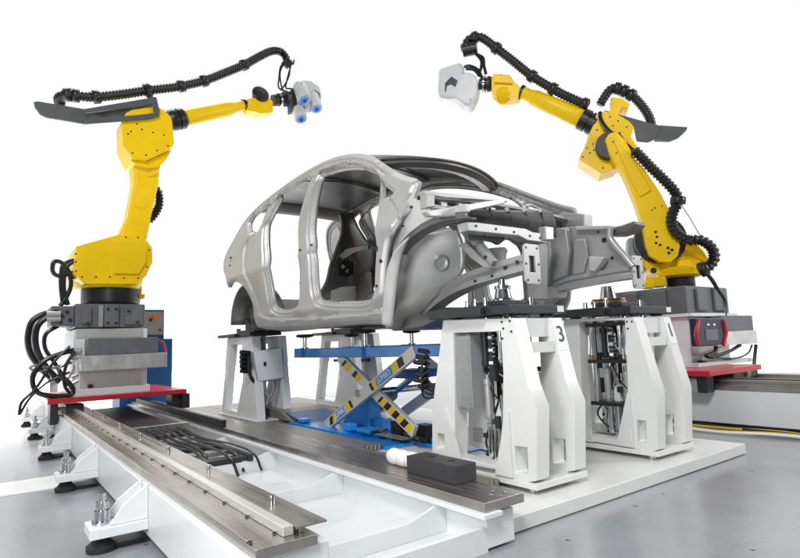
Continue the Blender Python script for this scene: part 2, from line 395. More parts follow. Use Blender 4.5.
# stop block on the bed
sb = thing('stop_block', (1.53, 1.9, .18), 'dark grey stop block with white ribbed buffer on the bed plate', 'stop block')
p0 = atz(456, 485, .1805); p1 = atz(475, 479, .1805)
x0 = p0.x; y0 = p0.y; x1 = x0 + .115; y1 = atx(407, 472, x0).y
blk = MB().box(x0, x1, y0, y1, .1805, .252).build('block', 'gun', sb, bevel=.002)
for f in (.3, .7): MB().cyl(((x0 + x1) / 2 + .01, y0 + (y1 - y0) * f, .2521), ((x0 + x1) / 2 + .01, y0 + (y1 - y0) * f, .254), .016, seg=16).build('bolt_hole', 'ink', blk)
MB().lathe(((x0 + x1) / 2, y1, .218), (0, 1, 0), [(0, .026), (.016, .037), (.05, .038), (.066, .027), (.082, .037), (.115, .038), (.131, .027), (.147, .037), (.18, .038), (.20, .03), (.208, .015)]).build('buffer', 'bellow', sb, ang=60)
# ================================================================= RIGHT TRACK
t2 = thing('robot_track', (5.3, 2.5, 0), 'white floor track with brown steel rails behind the numbered stands', 'robot track')
MB().box(4.65, 6.05, -1.5, 5.5, .03, .285).build('beam', 'white', t2, bevel=.006)
MB().box(4.68, 6.0, -1.5, 5.5, .002, .029).build('base_gap', 'dark', t2)
b = MB().box(4.648, 4.80, -1.5, 5.5, .2855, .325); b.box(4.70, 4.74, -1.5, 5.5, .3255, .365); b.box(4.66, 4.68, -1.5, 5.5, .3255, .335)
b.box(5.85, 6.05, -1.5, 5.5, .2855, .33); b.build('guide_rail', 'bed', t2, bevel=.003)
b = MB().box(4.76, 4.85, -1.5, 5.5, .36, .372); b.build('cover_plate', 'dark', t2)
fc = thing('floor_cable', (4.5, 2, 0), 'yellow and black loose cables lying along the white track beam', 'cable')
for i, (m_, dx) in enumerate((('ycable', 0), ('ycable', .06), ('hose', .12), ('label', -.04))):
    p = [(4.42 + dx + .06 * math.sin(k * 1.3 + i * 2), 3.4 - k * .35, .014 + .010 * (k % 2)) for k in range(14)]
    MB().tube(crom(p, 6), .009, 8).build('cable', m_, fc)

# ================================================================= ROBOT CARRIAGES
def carriage(dx0, dx1, dy0, dy1, zb, zt, label):
    return thing('robot_carriage', ((dx0 + dx1) / 2, (dy0 + dy1) / 2, zb), label, 'robot carriage', 'robot carriages on the tracks')
cA = carriage(.44, 1.66, 5.6, 6.9, .335, .38, 'red deck carriage with steel drawer at the left track, blue cabinet behind')
dA = atz(46, 398.7, .38); dB = atz(191.7, 389.6, .38); DY = (dA.y + dB.y) / 2
MB().box(dA.x, dB.x, DY, DY + 1.25, .337, .38).build('deck', 'red', cA, bevel=.004)
def front(px, py, y): return aty(px, py, y)
def fbox(mb, l, t, r, bt, y, depth):
    a = aty(l, t, y); c = aty(r, bt, y); a2 = aty(r, t, y); b2 = aty(l, bt, y)
    mb.prism([a, a2, c, b2], (0, depth, 0)); return mb
YP = DY + .22
def zbox(mb, l, r, t, bt, y, depth):
    """upright box whose front face at depth y covers pixel columns l..r and rows t..bt at its middle"""
    m = (t + bt) / 2; a = aty(l, m, y).x; c = aty(r, m, y).x; cx = (l + r) / 2
    mb.box(a, c, y, y + depth, aty(cx, bt, y).z, aty(cx, t, y).z); return mb
zbox(MB(), 70, 150, 387, 396.5, YP - .06, .85).build('base_flange', 'white', cA, bevel=.004)
pl = zbox(MB(), 73, 147, 329, 387, YP, .75).build('plinth', 'white', cA, bevel=.006)
zbox(MB(), 76, 143, 328.5, 337.5, YP - .012, .0115).build('plinth_plate', 'plainsteel', pl)
zbox(MB(), 80, 140, 372, 386, YP - .011, .0105).build('plinth_plate', 'plainsteel', pl)
zbox(MB(), 88, 158, 338, 354, YP - .22, .2195).build('drawer', 'cast', cA, bevel=.006)
zbox(MB(), 81, 167, 354.2, 369, YP - .26, .2595).build('drawer_tray', 'swirl', cA, bevel=.003)
b = MB()
for px in (88, 139): zbox(b, px, px + 5, 384.5, 387.5, YP - .055, .05)
b.build('clamp', 'black', cA)
zbox(MB(), 110, 133, 396.6, 398.6, DY + .10, .05).build('slot', 'black', cA)
# runner blocks under the deck
for (l, r, t, bt, dy) in ((50, 58, 404.5, 425, .05), (66, 84, 405, 424, .06), (172, 180, 395, 409, .08), (182, 190, 394, 408, .04)):
    zbox(MB(), l, r, t - .6, bt, DY + dy, .22).build('runner_block', 'dark', cA, bevel=.006)
for (l, r, t, bt) in ((55, 66, 408, 420), (76, 86, 414, 428), (174, 188, 398, 406)): zbox(MB(), l, r, t, bt, DY + .10, .12).build('runner_housing', 'grey', cA, bevel=.006)
for (px, py) in ((60, 412), (83, 421), (186, 401)):
    p = aty(px, py, DY + .09); MB().cyl(p, p + Vector((0, -.02, 0)), .022, seg=16).build('roller', 'chrome', cA)
# cables at the left flank
def cab(parent, pts, y, r=.016, m_='hose', dyy=0):
    P = [aty(px, py, y + (q[0] if q else 0)) for px, py, *q in pts]
    MB().tube(crom(P, 8), r, 8).build('cable', m_, parent)
yc = YP + .1
cab(cA, [(54, 314), (44, 314), (32, 322), (28, 340), (32, 356), (45, 372), (58, 384)], yc, .028)
cab(cA, [(54, 317), (46, 318), (37, 328), (36, 346), (44, 364), (60, 382)], yc - .05, .026)
cab(cA, [(58, 326), (46, 334), (45, 348), (54, 362), (64, 378)], yc, .018)
cab(cA, [(74, 350), (60, 354), (44, 361), (33, 376), (36, 391), (52, 396), (72, 394), (70, 384), (58, 374)], yc - .15, .022)
cab(cA, [(70, 346), (54, 362), (36, 388), (22, 402), (19, 415)], yc - .2, .012)
cab(cA, [(70, 372), (48, 382), (30, 398), (20, 414)], yc - .1, .010)
cab(cA, [(74, 352), (66, 366), (64, 384), (72, 396)], yc - .16, .014)
cab(cA, [(72, 362), (56, 368), (38, 365), (30, 368), (40, 371), (66, 364)], yc - .1, .010, 'grey')
cab(cA, [(78, 374), (66, 378), (58, 372), (64, 364), (74, 366), (66, 385), (78, 380)], yc - .12, .008, 'steel')
cab(cA, [(158, 340), (164, 344), (166, 354)], YP - .18, .012, 'red')
b = MB(); zbox(b, 50, 58, 376, 392, yc - .05, .2); b.build('cable_bracket', 'white', cA, bevel=.003)
for px, py in ((53, 314), (53, 319), (74, 351), (76, 357)):
    p = aty(px, py, yc - .1); MB().cyl(p - Vector((.05, 0, 0)), p + Vector((.06, 0, 0)), .026, seg=12).build('connector', 'alu', cA)

# carriage of the right track
cB = carriage(4.5, 6.05, 2.2, 3.7, .40, .445, 'red deck carriage with white plinth at the right track, pendant on its side')
q0 = atz(707.8, 371, .445); q1 = atz(762.5, 364.3, .445); DX = q0.x; DY2 = (q0.y + q1.y) / 2
MB().box(DX, q1.x, DY2, DY2 + 1.5, .402, .445).build('deck', 'red', cB, bevel=.004)
X2 = 4.95                                       # front face of the plinth, looking down the -x side
N2 = Vector((1, 0, 0))
def xbox(mb, l, r, t, bt, x, depth):
    m = (t + bt) / 2; a = atx(l, m, x).y; c = atx(r, m, x).y; cx = (l + r) / 2
    mb.box(x, x + depth, c, a, atx(cx, bt, x).z, atx(cx, t, x).z); return mb
YQ = DY2 + .36
def ybox(mb, l, r, t, bt, y, depth): return zbox(mb, l, r, t, bt, y, depth)
pA = atx(672, 362, X2); pe = aty(712, 362, atx(709, 362, X2).y)
yq = atx(692, 362, X2).y                       # near corner of plinth
zb_ = .4455; zt_ = atx(700, 316, X2).z
MB().box(X2 - .1, X2 + 1.0, yq - .1, yq + .95, zb_, zb_ + .035).build('base_flange', 'white', cB, bevel=.004)
pl2 = MB().box(X2, X2 + .75, yq, yq + .75, zb_ + .0355, zt_).build('plinth', 'white', cB, bevel=.006)
MB().box(X2 + .02, X2 + .70, yq - .012, yq - .0005, zb_ + .10, zt_ - .01).build('plinth_plate', 'plainsteel', pl2)
MB().box(X2 - .05, X2 + .85, yq - .06, yq + .85, zt_ + .0005, zt_ + .03).build('top_flange', 'white', cB, bevel=.003)
b = MB()
for x in (X2 + .01, X2 + .5): b.box(x, x + .06, yq - .09, yq - .04, zb_ + .0355, zb_ + .055)
b.build('clamp', 'black', cB)
zc = aty(740, 325, yq - .1).z
def yz(px, py, y): return aty(px, py, y)
zbox(MB(), 722, 753, 315.5, 331, yq - .14, .32).build('drawer', 'cast', cB, bevel=.006)
zbox(MB(), 716, 757, 331.3, 344.5, yq - .16, .36).build('drawer_tray', 'swirl', cB, bevel=.003)
for (l, r, t, bt) in ((684, 690, 376, 389), (697, 707, 376, 393)):
    xbox(MB(), l, r, t, bt, DX + .05, .12).build('runner_block', 'dark', cB, bevel=.006)
xbox(MB(), 690, 697, 378, 392, DX + .045, .02).build('runner_plate', 'grey', cB, bevel=.003)
zbox(MB(), 733, 758, 366.5, 378, DY2 + .2, .3).build('runner_block', 'dark', cB, bevel=.006)
p = aty(747, 373, DY2 + .2); MB().cyl(p, p + Vector((0, -.02, 0)), .04, seg=18).build('roller', 'copper', cB)
cab(cB, [(716, 345), (715, 352), (706, 356)], yq - .1, .018)
cab(cB, [(740, 345), (730, 351), (716, 356), (708, 357)], yq - .1, .016)
cab(cB, [(752, 345), (748, 353), (736, 358), (712, 358)], yq - .12, .008)
cab(cB, [(756, 345), (755, 354), (754, 366)], yq - .14, .016)
cab(cB, [(702, 268), (712, 280), (718, 290), (724, 300), (725, 318)], yq - .05, .018)

# teach pendant
tpn = thing('teach_pendant', aty(710, 345, yq - .2), 'navy teach pendant with red grips hung beside the white plinth', 'teach pendant')
zbox(MB(), 697, 726, 318, 345.5, yq - .22, .06).build('housing', 'pend', tpn, bevel=.012, seg=3)
zbox(MB(), 706, 718, 329, 340, yq - .224, .0035).build('screen', 'cast', tpn)
for a, c in ((697, -1), (725, 1)):
    P = [aty(px, py, yq - .225) for px, py in ((a + 1.5 * -c, 320), (a - .5 * c * -1 * -1, 325), (a - 1 * -c, 333), (a, 339), (a + 1.5 * -c, 345))]
    MB().tube(crom(P, 6), .015, 10).build('grip', 'red', tpn)
b = MB()
for l in (707.5, 713.5): zbox(b, l, l + 2, 323.5, 325.5, yq - .223, .0025)
b.build('button', 'label', tpn)

# ================================================================= BLUE CABINET
YK = DY + 1.75
kb = thing('control_cabinet', (aty(160, 400, YK).x, YK, 0), 'blue control cabinet with orange knob standing behind the left robot', 'control cabinet')
a = aty(120, 380, YK).x; c = aty(172, 380, YK).x
MB().box(a, c, YK, YK + .5, .0, aty(160, 339, YK).z).build('body', 'cabblue', kb, bevel=.004)
c2 = aty(165, 324, YK).x
MB().box(a, c2, YK + .05, YK + .4, aty(160, 339, YK).z, aty(160, 309.5, YK).z).build('console', 'cabblue', kb, bevel=.004)
pn = zbox(MB(), 120, 163.5, 311.5, 335, YK + .035, .0145).build('panel', 'grey', kb)
p = aty(155.5, 317, YK + .035); MB().cyl(p, p - Vector((0, .03, 0)), .035, seg=20).build('knob', 'orange', pn)
p = aty(150.5, 320, YK + .035); MB().cyl(p, p - Vector((0, .012, 0)), .018, seg=14).build('button', 'ink', pn)
p = aty(160, 330, YK + .035); MB().cyl(p, p - Vector((0, .012, 0)), .013, seg=14).build('button', 'ink', pn)
# ================================================================= ROBOTS
class RP:
    """drawing plane of a robot arm: points given as survey pixels on an upright plane offset d along its normal"""
    def __init__(s, p0, n): s.p0 = Vector(p0); s.n = Vector(n).normalized()
    def at(s, px, py, d=0): return onp(px, py, s.p0 + s.n * d, s.n)
    def poly(s, pts, d=0): return [s.at(x, y, d) for x, y in pts]
    def prism(s, mb, pts, d0, d1): mb.prism(s.poly(pts, d0), s.n * (d1 - d0)); return mb
    def bolts(s, mb, pts, d, r=.009):
        for x, y in pts:
            p = s.at(x, y, d); mb.cyl(p + s.n * .002, p - s.n * .004, r, seg=8)
        return mb
def scanner(parent, cyls, hub, plate, name_logo=None):
    """three white tubular sensor heads round a hub"""
    sc = MB().lathe(hub[0], hub[1], [(0, .05), (.02, .085), (.13, .085), (.15, .05)], 20).build('scanner', 'scan', parent, bevel=.01)
    for c, d, r, l in cyls:
        c = Vector(c); d = Vector(d).normalized()
        MB().lathe(c - d * l, d, [(0, r * .55), (.012, r * .85), (.035, r), (l * 1.0, r), (l + .02, r * .97), (l + .03, r * .90), (l + .031, r * .5)], 26).build('scanner_head', 'scan', sc, ang=50)
        MB().lathe(c + d * .0315, d, [(0, r * .86), (.004, r * .86), (.006, r * .6), (.0065, .5 * r)], 26).build('lens_ring', 'lensr', sc)
        MB().lathe(c + d * .038, d, [(0, r * .60), (.006, r * .58), (.008, r * .3)], 22).build('lens', 'lens', sc)
        MB().lathe(c + d * .046, d, [(0, r * .28), (.005, r * .24), (.006, r * .1)], 18).build('lens_glass', 'lensd', sc)
    return sc

# ---- left robot
R1C = Vector((aty(111, 300, YP + .36).x, YP + .36, 1.3))
zcA = R1C.z
r1 = thing('industrial_robot', (R1C.x, R1C.y, aty(111, 328, YP + .36).z), 'yellow robot arm over the left track, reaching right with blue lensed scanner', 'robot arm', 'yellow industrial robots')
A = RP((R1C.x, R1C.y, 0), (0, 1, 0))
ppm = 98.
b = MB(); zbox(b, 75, 145, 304, 327.5, YP + .0, .72)
zbox(b, 82, 92, 308, 324, YP - .03, .03); zbox(b, 104, 119, 305, 327, YP - .05, .05); zbox(b, 125, 143, 307, 325, YP - .02, .02)
b.build('base_casting', 'cast', r1, bevel=.012)
zbox(MB(), 99, 103.5, 305, 327, YP - .055, .054).build('base_rib', 'grey', r1, bevel=.006)
for px, py in ((88, 323), (116, 309), (108, 309), (116, 323), (108, 323), (138, 322), (129, 311)):
    p = aty(px, py, YP - .05); MB().cyl(p + Vector((0, .06, 0)), p - Vector((0, .012, 0)), .012, seg=10).build('bolt', 'dark', r1)
zbox(MB(), 51, 74.8, 306, 326, YP + .02, .4).build('connector_box', 'cast', r1, bevel=.012)
for px, py in ((56, 311), (62, 316), (67, 312), (60, 322), (70, 320)):
    p = aty(px, py, YP + .02); MB().cyl(p, p - Vector((0, .02, 0)), .016, seg=10).build('connector', 'black', r1)
zr = [aty(111, y, R1C.y).z for y in (304.5, 290)]
MB().lathe((R1C.x, R1C.y, zr[0]), (0, 0, 1), [(0, .27), (.02, .275), (zr[1] - zr[0], .275)], 40).build('turntable', 'black', r1, bevel=.005)
b = MB(); A.prism(b, [(76.3, 246.4), (118.3, 234.8), (143, 236), (152, 247.6), (152.5, 262), (146, 276), (137, 284), (84, 284), (74, 273)], -.34, .30)
b.mi = 1; A.bolts(b, [(75.5, 254), (75.5, 262), (76, 271), (82, 277), (96, 277), (110, 277), (124, 278), (138, 278), (147, 267), (149, 250), (138, 237.5), (126, 237.2)], -.34)
b.build('waist', ['yellow', 'ink'], r1, bevel=.03, seg=3)
b = MB(); A.prism(b, [(113, 240), (141, 241), (147, 250), (147, 262), (139, 274.5), (113, 274)], -.365, -.335); b.build('waist_cover', 'yellow', r1, bevel=.012)
MB().lathe((R1C.x - .03, R1C.y, zr[1] + .0), (0, 0, 1), [(0, .30), (.03, .31), (.10, .33), (.14, .28)], 36).build('waist_flange', 'yellow', r1, bevel=.006)
b = MB(); zbox(b, 136, 142, 286, 299, R1C.y - .1, .06); zbox(b, 132, 145, 294, 298, R1C.y - .12, .1); b.build('stop_bracket', 'yellow', r1, bevel=.008)
# lower arm
b = MB(); A.prism(b, [(118, 238), (127.6, 217), (134.6, 182), (133.5, 164), (160, 164), (159, 184), (152, 214), (147, 240)], -.12, .14)
b.build('lower_arm', 'yellow', r1, bevel=.025, seg=3)
b = MB(); A.prism(b, [(135.5, 194), (148.5, 195.5), (146, 208.5), (132.5, 207)], -.128, -.115); b.build('access_cover', 'yellow', r1, bevel=.006)
p0 = A.at(154, 205, .04)
b = MB(); Pp = [A.at(x, y, .06) for x, y in ((153, 186), (158.5, 193), (159, 205), (154, 215), (148, 221))]; b.hose(Pp, .05, .035, .3); b.build('hose', 'hose', r1, ang=60)
p0 = A.at(147, 168, -.0)
b = MB(); b.cyl(A.at(147, 165, -.16), A.at(147, 165, .2), .13, seg=32); b.build('elbow_joint', 'yellow', r1, bevel=.01)
# upper housing
b = MB(); A.prism(b, [(126, 113), (122, 120.6), (122.6, 144.8), (132, 158), (146, 160.5), (170.5, 149), (174.3, 143), (171.5, 118), (164, 110), (155, 106), (132, 110)], -.26, .06)
b.mi = 1; A.bolts(b, [(131, 131.5), (142, 129.5), (153, 132.5), (164, 135), (128, 134), (132.5, 153), (146, 155), (157, 150.5), (168, 146), (137, 124)], -.26, .010)
b.build('elbow_housing', ['yellow', 'ink'], r1, bevel=.03, seg=3)
b = MB(); A.prism(b, [(124, 145), (133, 159), (147, 161.5), (172, 149.5), (166, 160), (158, 167.5), (146, 168.5), (132, 162)], -.20, .17); b.build('elbow_cover', 'yellow', r1, bevel=.008)
MB().cyl(A.at(131, 128, .06), A.at(131, 128, .24), .10, seg=24).build('motor', 'dark', r1, bevel=.01)
MB().cyl(A.at(160, 140, .06), A.at(160, 140, .22), .09, seg=24).build('motor', 'dark', r1, bevel=.01)
# forearm
def seg(a, c, d=-.03): return A.at(*a, d), A.at(*c, d)
p0, p1 = seg((169, 121), (186, 117.8)); ax = (p1 - p0).normalized()
MB().lathe(p0, ax, [(0, .105), (.03, .12), (.08, .12), (.085, .105), (.10, .105), (.105, .12), (.165, .12), (.17, .1)], 32).build('forearm_collar', 'black', r1, ang=30)
p0, p1 = seg((185.5, 117.9), (243, 105.8)); ax = (p1 - p0).normalized(); L_ = (p1 - p0).length
MB().lathe(p0, ax, [(0, .088), (.02, .092), (L_ * .66, .088), (L_ * .74, .088), (L_ * .84, .066), (L_, .066)], 32).build('forearm', 'yellow', r1, bevel=0, ang=50)
MB().lathe(p1 - ax * .0, ax, [(0, .055), (.002, .078), (.035, .078), (.037, .055)], 28).build('wrist_ring', 'black', r1)
w0, w1 = seg((246, 105), (276, 104))
b = MB(); A.prism(b, [(248, 98), (258, 97), (270, 98), (273.5, 101), (273.5, 112), (262, 113.3), (254, 111), (248, 110)], -.12, .07); b.build('wrist', 'yellow', r1, bevel=.02, seg=3)
wc = A.at(260.3, 97, -.06)
wc = A.at(260.3, 94.5, -.10)
MB().lathe(wc, (0.0, -.96, .28), [(-.10, .07), (-.005, .105), (.0, .108), (.022, .108), (.028, .10), (.030, .045), (.034, .04), (.036, .01)], 32).build('wrist_cover', 'black', r1, bevel=.004)
p0, p1 = seg((273, 100.5), (293, 98.5)); ax = (p1 - p0).normalized()
MB().lathe(p0, ax, [(0, .07), (.03, .078), (.05, .078), (.052, .06), (.075, .06), (.077, .082), (.11, .082), (.112, .055), (.16, .055), (.162, .095), (.19, .095), (.192, .05)], 28).build('tool_flange', ['dark'], r1, ang=30)
MB().lathe(p0 + ax * .08, ax, [(0, .083), (.002, .086), (.022, .086), (.024, .083)], 28).build('flange_clamp', 'chrome', r1)
ad = (-.02, -.62, -.78)
def sA(px, py, d): return A.at(px, py, d)
b = MB(); A.prism(b, [(297, 84), (301, 79), (311, 80), (320, 86), (322.5, 95), (321, 107), (311, 112), (305, 114), (297, 112), (295.5, 100)], .03, .17); b.build('scanner_body', 'scan', r1, bevel=.03, seg=4)
b = MB(); A.prism(b, [(314.5, 90), (319.5, 93), (320.5, 101), (318.8, 101), (317.8, 95.5), (314, 94)], .022, .04); b.build('recess', 'pend', r1)
scanner(r1, [(sA(304.0, 98.5, -.20), (.06, -.42, -.90), .094, .25), (sA(316.0, 107.5, -.02), (-.0, -.42, -.90), .086, .25), (sA(300.5, 117.5, -.14), (-.02, -.42, -.90), .084, .17)],
        (A.at(298, 106, -.02), (1, -.25, -.1)), None)
MB().box(*[c for c in (A.at(302.5, 109, -.14).x - .03, A.at(302.5, 109, -.14).x + .03, A.at(302.5, 109, -.14).y - .02, A.at(302.5, 109, -.14).y + .02, A.at(302.5, 109, -.14).z - .03, A.at(302.5, 109, -.14).z + .03)]).build('camera_eye', 'ink', r1, bevel=.01)
hd = Vector((.06, -.42, -.90)).normalized(); hn = (Vector((-.25, -1, 0)) - hd * Vector((-.25, -1, 0)).dot(hd)).normalized()
lo = A.at(304.0, 98.5, -.20) - hd * .16 + hn * .0955
text('emblem', 'f', .06, lo, -hd.cross(hn) if hd.cross(hn).x < 0 else hd.cross(hn), -hd, 'lblue', r1)
MB().prism([A.at(x, y, -.10) for x, y in ((291.5, 89), (296, 88), (297.5, 110), (293, 111))], (0, .16, 0)).build('mount_plate', 'dark', r1, bevel=.008)
# tray, bracket and dress hose
TD = -.30
b = MB(); b.prism(A.poly([(33.6, 101.8), (38, 101.2), (85, 109), (86.2, 124), (46, 117.2), (40, 114), (35, 107)], -.16), (0, .03, 0)); b.build('hose_tray', 'tray', r1, bevel=.004)
b = MB()
A.prism(b, [(84, 109), (155, 97), (157.5, 101), (157, 104), (86, 113)], TD, TD + .02)
A.prism(b, [(85, 119.5), (147, 114), (158, 112), (160, 116), (150, 119), (86, 124)], TD, TD + .021)
A.prism(b, [(151, 97), (156.5, 97), (160, 112), (154, 113)], TD + .001, TD + .018)
b.build('tray_bracket', 'tray', r1, bevel=.003)
b = MB(); A.prism(b, [(84, 109.5), (150, 101), (154, 112), (86, 123.5)], .05, .07); b.build('tray_bracket', 'tray', r1, bevel=.003)
b = MB(); [A.bolts(b, [q], TD, .013) for q in ((147, 116.5), (157, 114))]; b.build('bolt', 'chrome', r1)
hp = [(60, 104, .1), (59.5, 98, 0), (68, 95, -.1), (80, 96.3, -.12), (96, 97, -.12), (122, 94.3, -.12), (147.6, 90.5, -.12), (166, 88.5, -.12), (181, 86.3, -.12), (203.8, 81, -.12), (221, 74.5, -.12), (244, 65, -.10), (259.8, 56.4, -.08), (272, 51, -.06), (281, 52, -.04), (286.5, 59, -.04), (287, 66, -.04)]
hpts = [A.at(*q) for q in hp]
MB().hose(hpts, .054, .034, .22, [hpts[i] for i in (2, 4, 6, 8, 9, 11)] + [A.at(76, 96, -.12)]).build('dress_hose', 'hose', r1, ang=70)
b = MB(); b.cyl(A.at(147.6, 87, -.12), A.at(152, 104, -.24), .03, seg=12); b.cyl(A.at(145.5, 91, -.12), A.at(149.5, 90, -.12), .075, seg=18); b.build('hose_clamp', 'black', r1)
for pts in ([(288, 62), (281, 66), (279, 78), (279, 88), (288, 92)], [(290, 66), (289, 76), (284, 86), (280, 90)], [(291, 65), (287, 80), (286, 88), (292, 89), (296, 94)], [(284, 62), (280, 74), (283, 90), (292, 94)], [(286, 64), (293, 64), (294, 60)]):
    MB().tube(crom([A.at(x, y, -.05) for x, y in pts], 6), .011, 8).build('cable', 'hose', r1)
b = MB(); b.cyl(A.at(284, 60, -.06), A.at(290, 66, -.06), .065, seg=16); b.build('hose_clamp', 'black', r1)
for pts in ([(74, 272), (60, 276), (53, 272), (54, 262), (62, 263), (68, 273), (76, 278)], [(68, 305), (64, 290), (65, 270), (72, 262)], [(63, 305), (61, 285), (62, 268), (66, 263), (74, 260)], [(60, 306), (67, 296), (71, 284), (68, 270), (62, 264)]):
    MB().tube(crom([A.at(x, y, -.2) for x, y in pts], 6), .02, 8).build('cable', 'hose', r1)

# ---- right robot
yR = yq + .37; xR = X2 + .37
B2 = RP((xR, yR, 0), (.78, .62, 0))
r2 = thing('industrial_robot', (xR, yR, zt_ + .03), 'yellow robot arm over the right track, reaching left above the car front', 'robot arm', 'yellow industrial robots')
pb = lambda px, py: B2.at(px, py)
zr0 = pb(680, 309).z; zr1 = pb(680, 290).z; zr2 = pb(680, 278).z
zr0 = max(zr0, zt_ + .0305)
b = MB().box(X2 - .03, X2 + .78, yq - .02, yq + .76, zt_ + .0305, zr1)
for y_ in (.15, .42): b.box(X2 - .06, X2 - .029, yq + y_, yq + y_ + .16, zt_ + .05, zr1 - .02)
for x_ in (.12, .45): b.box(X2 + x_, X2 + x_ + .18, yq - .05, yq - .019, zt_ + .05, zr1 - .02)
b.build('base_casting', 'cast', r2, bevel=.012)
cR = B2.at(680.5, 284, .0)
MB().lathe((cR.x, cR.y, zr1), (0, 0, 1), [(0, .125), (.01, .13), (zr2 - zr1, .13)], 40).build('turntable', 'black', r2, bevel=.004)
b = MB(); B2.prism(b, [(643, 233), (641, 250), (645, 264), (650, 273), (672, 277), (694, 276), (704, 271), (709.5, 263), (707, 256), (700, 247), (680, 227), (660, 226)], -.10, .30)
b.mi = 1; B2.bolts(b, [(653.5, 270.5)], -.1, .03)
b.build('waist', ['yellow', 'ink'], r2, bevel=.025, seg=3)
b = MB(); B2.prism(b, [(646, 277), (666, 276), (667, 286), (645, 287.5)], -.16, .0); B2.prism(b, [(644, 282), (655, 281), (655, 288), (644, 288.5)], -.20, -.1); b.build('stop_bracket', 'yellow', r2, bevel=.01)
MB().lathe((cR.x, cR.y, zr2), (0, 0, 1), [(0, .17), (.02, .20), (.08, .22), (.1, .18)], 36).build('waist_flange', 'yellow', r2, bevel=.005)
b = MB(); B2.prism(b, [(628, 238), (643, 236), (646, 268), (640, 275), (628, 256)], .02, .22); b.build('motor_cover', 'grey', r2, bevel=.015)
# shoulder disc
MB().cyl(B2.at(668, 248, .30), B2.at(668, 248, .42), .12, seg=24).build('motor', 'dark', r2, bevel=.01)
b = MB(); B2.prism(b, [(676, 228), (686, 233), (704, 250), (709, 258), (706, 262), (690, 254), (676, 244)], -.14, .02); b.build('waist_cover', 'yellow', r2, bevel=.02, seg=3)
b = MB(); B2.prism(b, [(676, 261), (690, 259), (694, 270), (678, 274)], -.13, -.08); b.build('waist_rib', 'yellow', r2, bevel=.015)
b = MB(); c = B2.at(660, 240, -.10); b.cyl(c - B2.n * .04, c + B2.n * .1, .235, seg=40); b.build('shoulder_joint', 'black', r2, bevel=.006)
# lower arm, side facing the viewer
b = MB(); la = [(605.5, 139), (609, 134), (616, 131.5), (625, 140), (630, 149), (634, 158), (645, 170), (655, 184.6), (662, 196), (668, 208), (676, 232), (680, 246), (678, 256), (671, 262), (660, 261.5), (650, 255), (646, 245), (643.5, 228), (640, 215), (635, 200), (623, 172), (610, 154)]
B2.prism(b, la, -.24, -.07)
b.mi = 1; B2.bolts(b, [(613, 142), (616.5, 153), (624, 158.5), (622, 147), (655, 208), (652, 210), (662, 206)], -.24, .008)
B2.bolts(b, [(655.5, 232), (657, 237), (656, 243), (660, 245)], -.24, .014)
B2.bolts(b, [(668, 248), (672, 250), (669, 253)], -.24, .016)
b.build('lower_arm', ['yellow', 'ink'], r2, bevel=.03, seg=3)
b = MB(); B2.prism(b, [(612, 137), (617, 134), (626, 149), (640, 170), (652, 190), (640, 197), (627, 172)], -.262, -.235); b.build('arm_rib', 'yellow', r2, bevel=.012, seg=3)
# elbow housing behind it
b = MB(); B2.prism(b, [(605, 111.4), (617, 114), (629.5, 121.5), (634, 127), (631, 137), (637, 146), (630, 158), (618, 166), (602, 171), (588, 160), (584, 148), (589, 134), (594, 124), (596.5, 114)], -.06, .26)
b.mi = 1; B2.bolts(b, [(610, 117), (618, 121), (627, 127), (613, 126), (604, 131), (597, 130), (620, 133)], -.06, .009)
b.build('elbow_housing', ['yellow', 'ink'], r2, bevel=.025, seg=3)
b = MB(); B2.prism(b, [(590, 137), (604, 148), (618, 164), (617, 168), (601, 173.5), (579, 159), (580, 156)], -.075, .24)
b.mi = 1; B2.bolts(b, [(583, 157), (587, 148), (593, 144), (590, 153), (594, 150), (603, 168)], -.075, .009)
b.build('elbow_cover', ['yellow', 'ink'], r2, bevel=.02, seg=3)
b = MB(); c = B2.at(609.5, 148, -.06); b.cyl(c - B2.n * .10, c + B2.n * .05, .140, seg=36); b.build('elbow_joint', 'black', r2, bevel=.006)
def seg2(a, c, d=.05): return B2.at(*a, d), B2.at(*c, d)
p0, p1 = seg2((597, 126.5), (581, 118.5)); ax = (p1 - p0).normalized(); L_ = (p1 - p0).length
MB().lathe(p0, ax, [(0, .10), (.02, .115), (L_ * .45, .115), (L_ * .47, .10), (L_ * .56, .10), (L_ * .58, .115), (L_ * .98, .115), (L_, .09)], 32).build('forearm_collar', 'black', r2, ang=30)
p0, p1 = seg2((582.5, 119.2), (523, 93)); ax = (p1 - p0).normalized(); L_ = (p1 - p0).length
MB().lathe(p0, ax, [(0, .095), (.02, .10), (L_ * .8, .085), (L_ * .88, .068), (L_, .068)], 32).build('forearm', 'yellow', r2, ang=50)
MB().lathe(p1, ax, [(0, .055), (.002, .078), (.035, .078), (.037, .055)], 28).build('wrist_ring', 'black', r2)
b = MB(); B2.prism(b, [(520, 87), (513, 80), (510, 75), (494, 73.5), (491.5, 79), (491.5, 92), (499, 98.5), (509, 97.5), (518, 96)], -.06, .14)
b.mi = 1; B2.bolts(b, [(494, 76), (501, 75.5), (508, 77), (500, 80), (511, 82)], -.06, .008); b.build('wrist', ['yellow', 'ink'], r2, bevel=.02, seg=3)
b = MB(); B2.prism(b, [(493, 74.5), (511, 76.5), (512.5, 83), (494, 82)], -.10, -.05); B2.bolts(b, [(496, 76.5), (509, 78), (509.5, 81.5), (496, 80)], -.10, .007); b.build('wrist_motor', 'yellow', r2, bevel=.012)
b = MB(); B2.prism(b, [(499, 89), (507, 87.5), (509, 91), (501, 93)], -.068, -.058); b.build('wrist_slot', 'ink', r2)
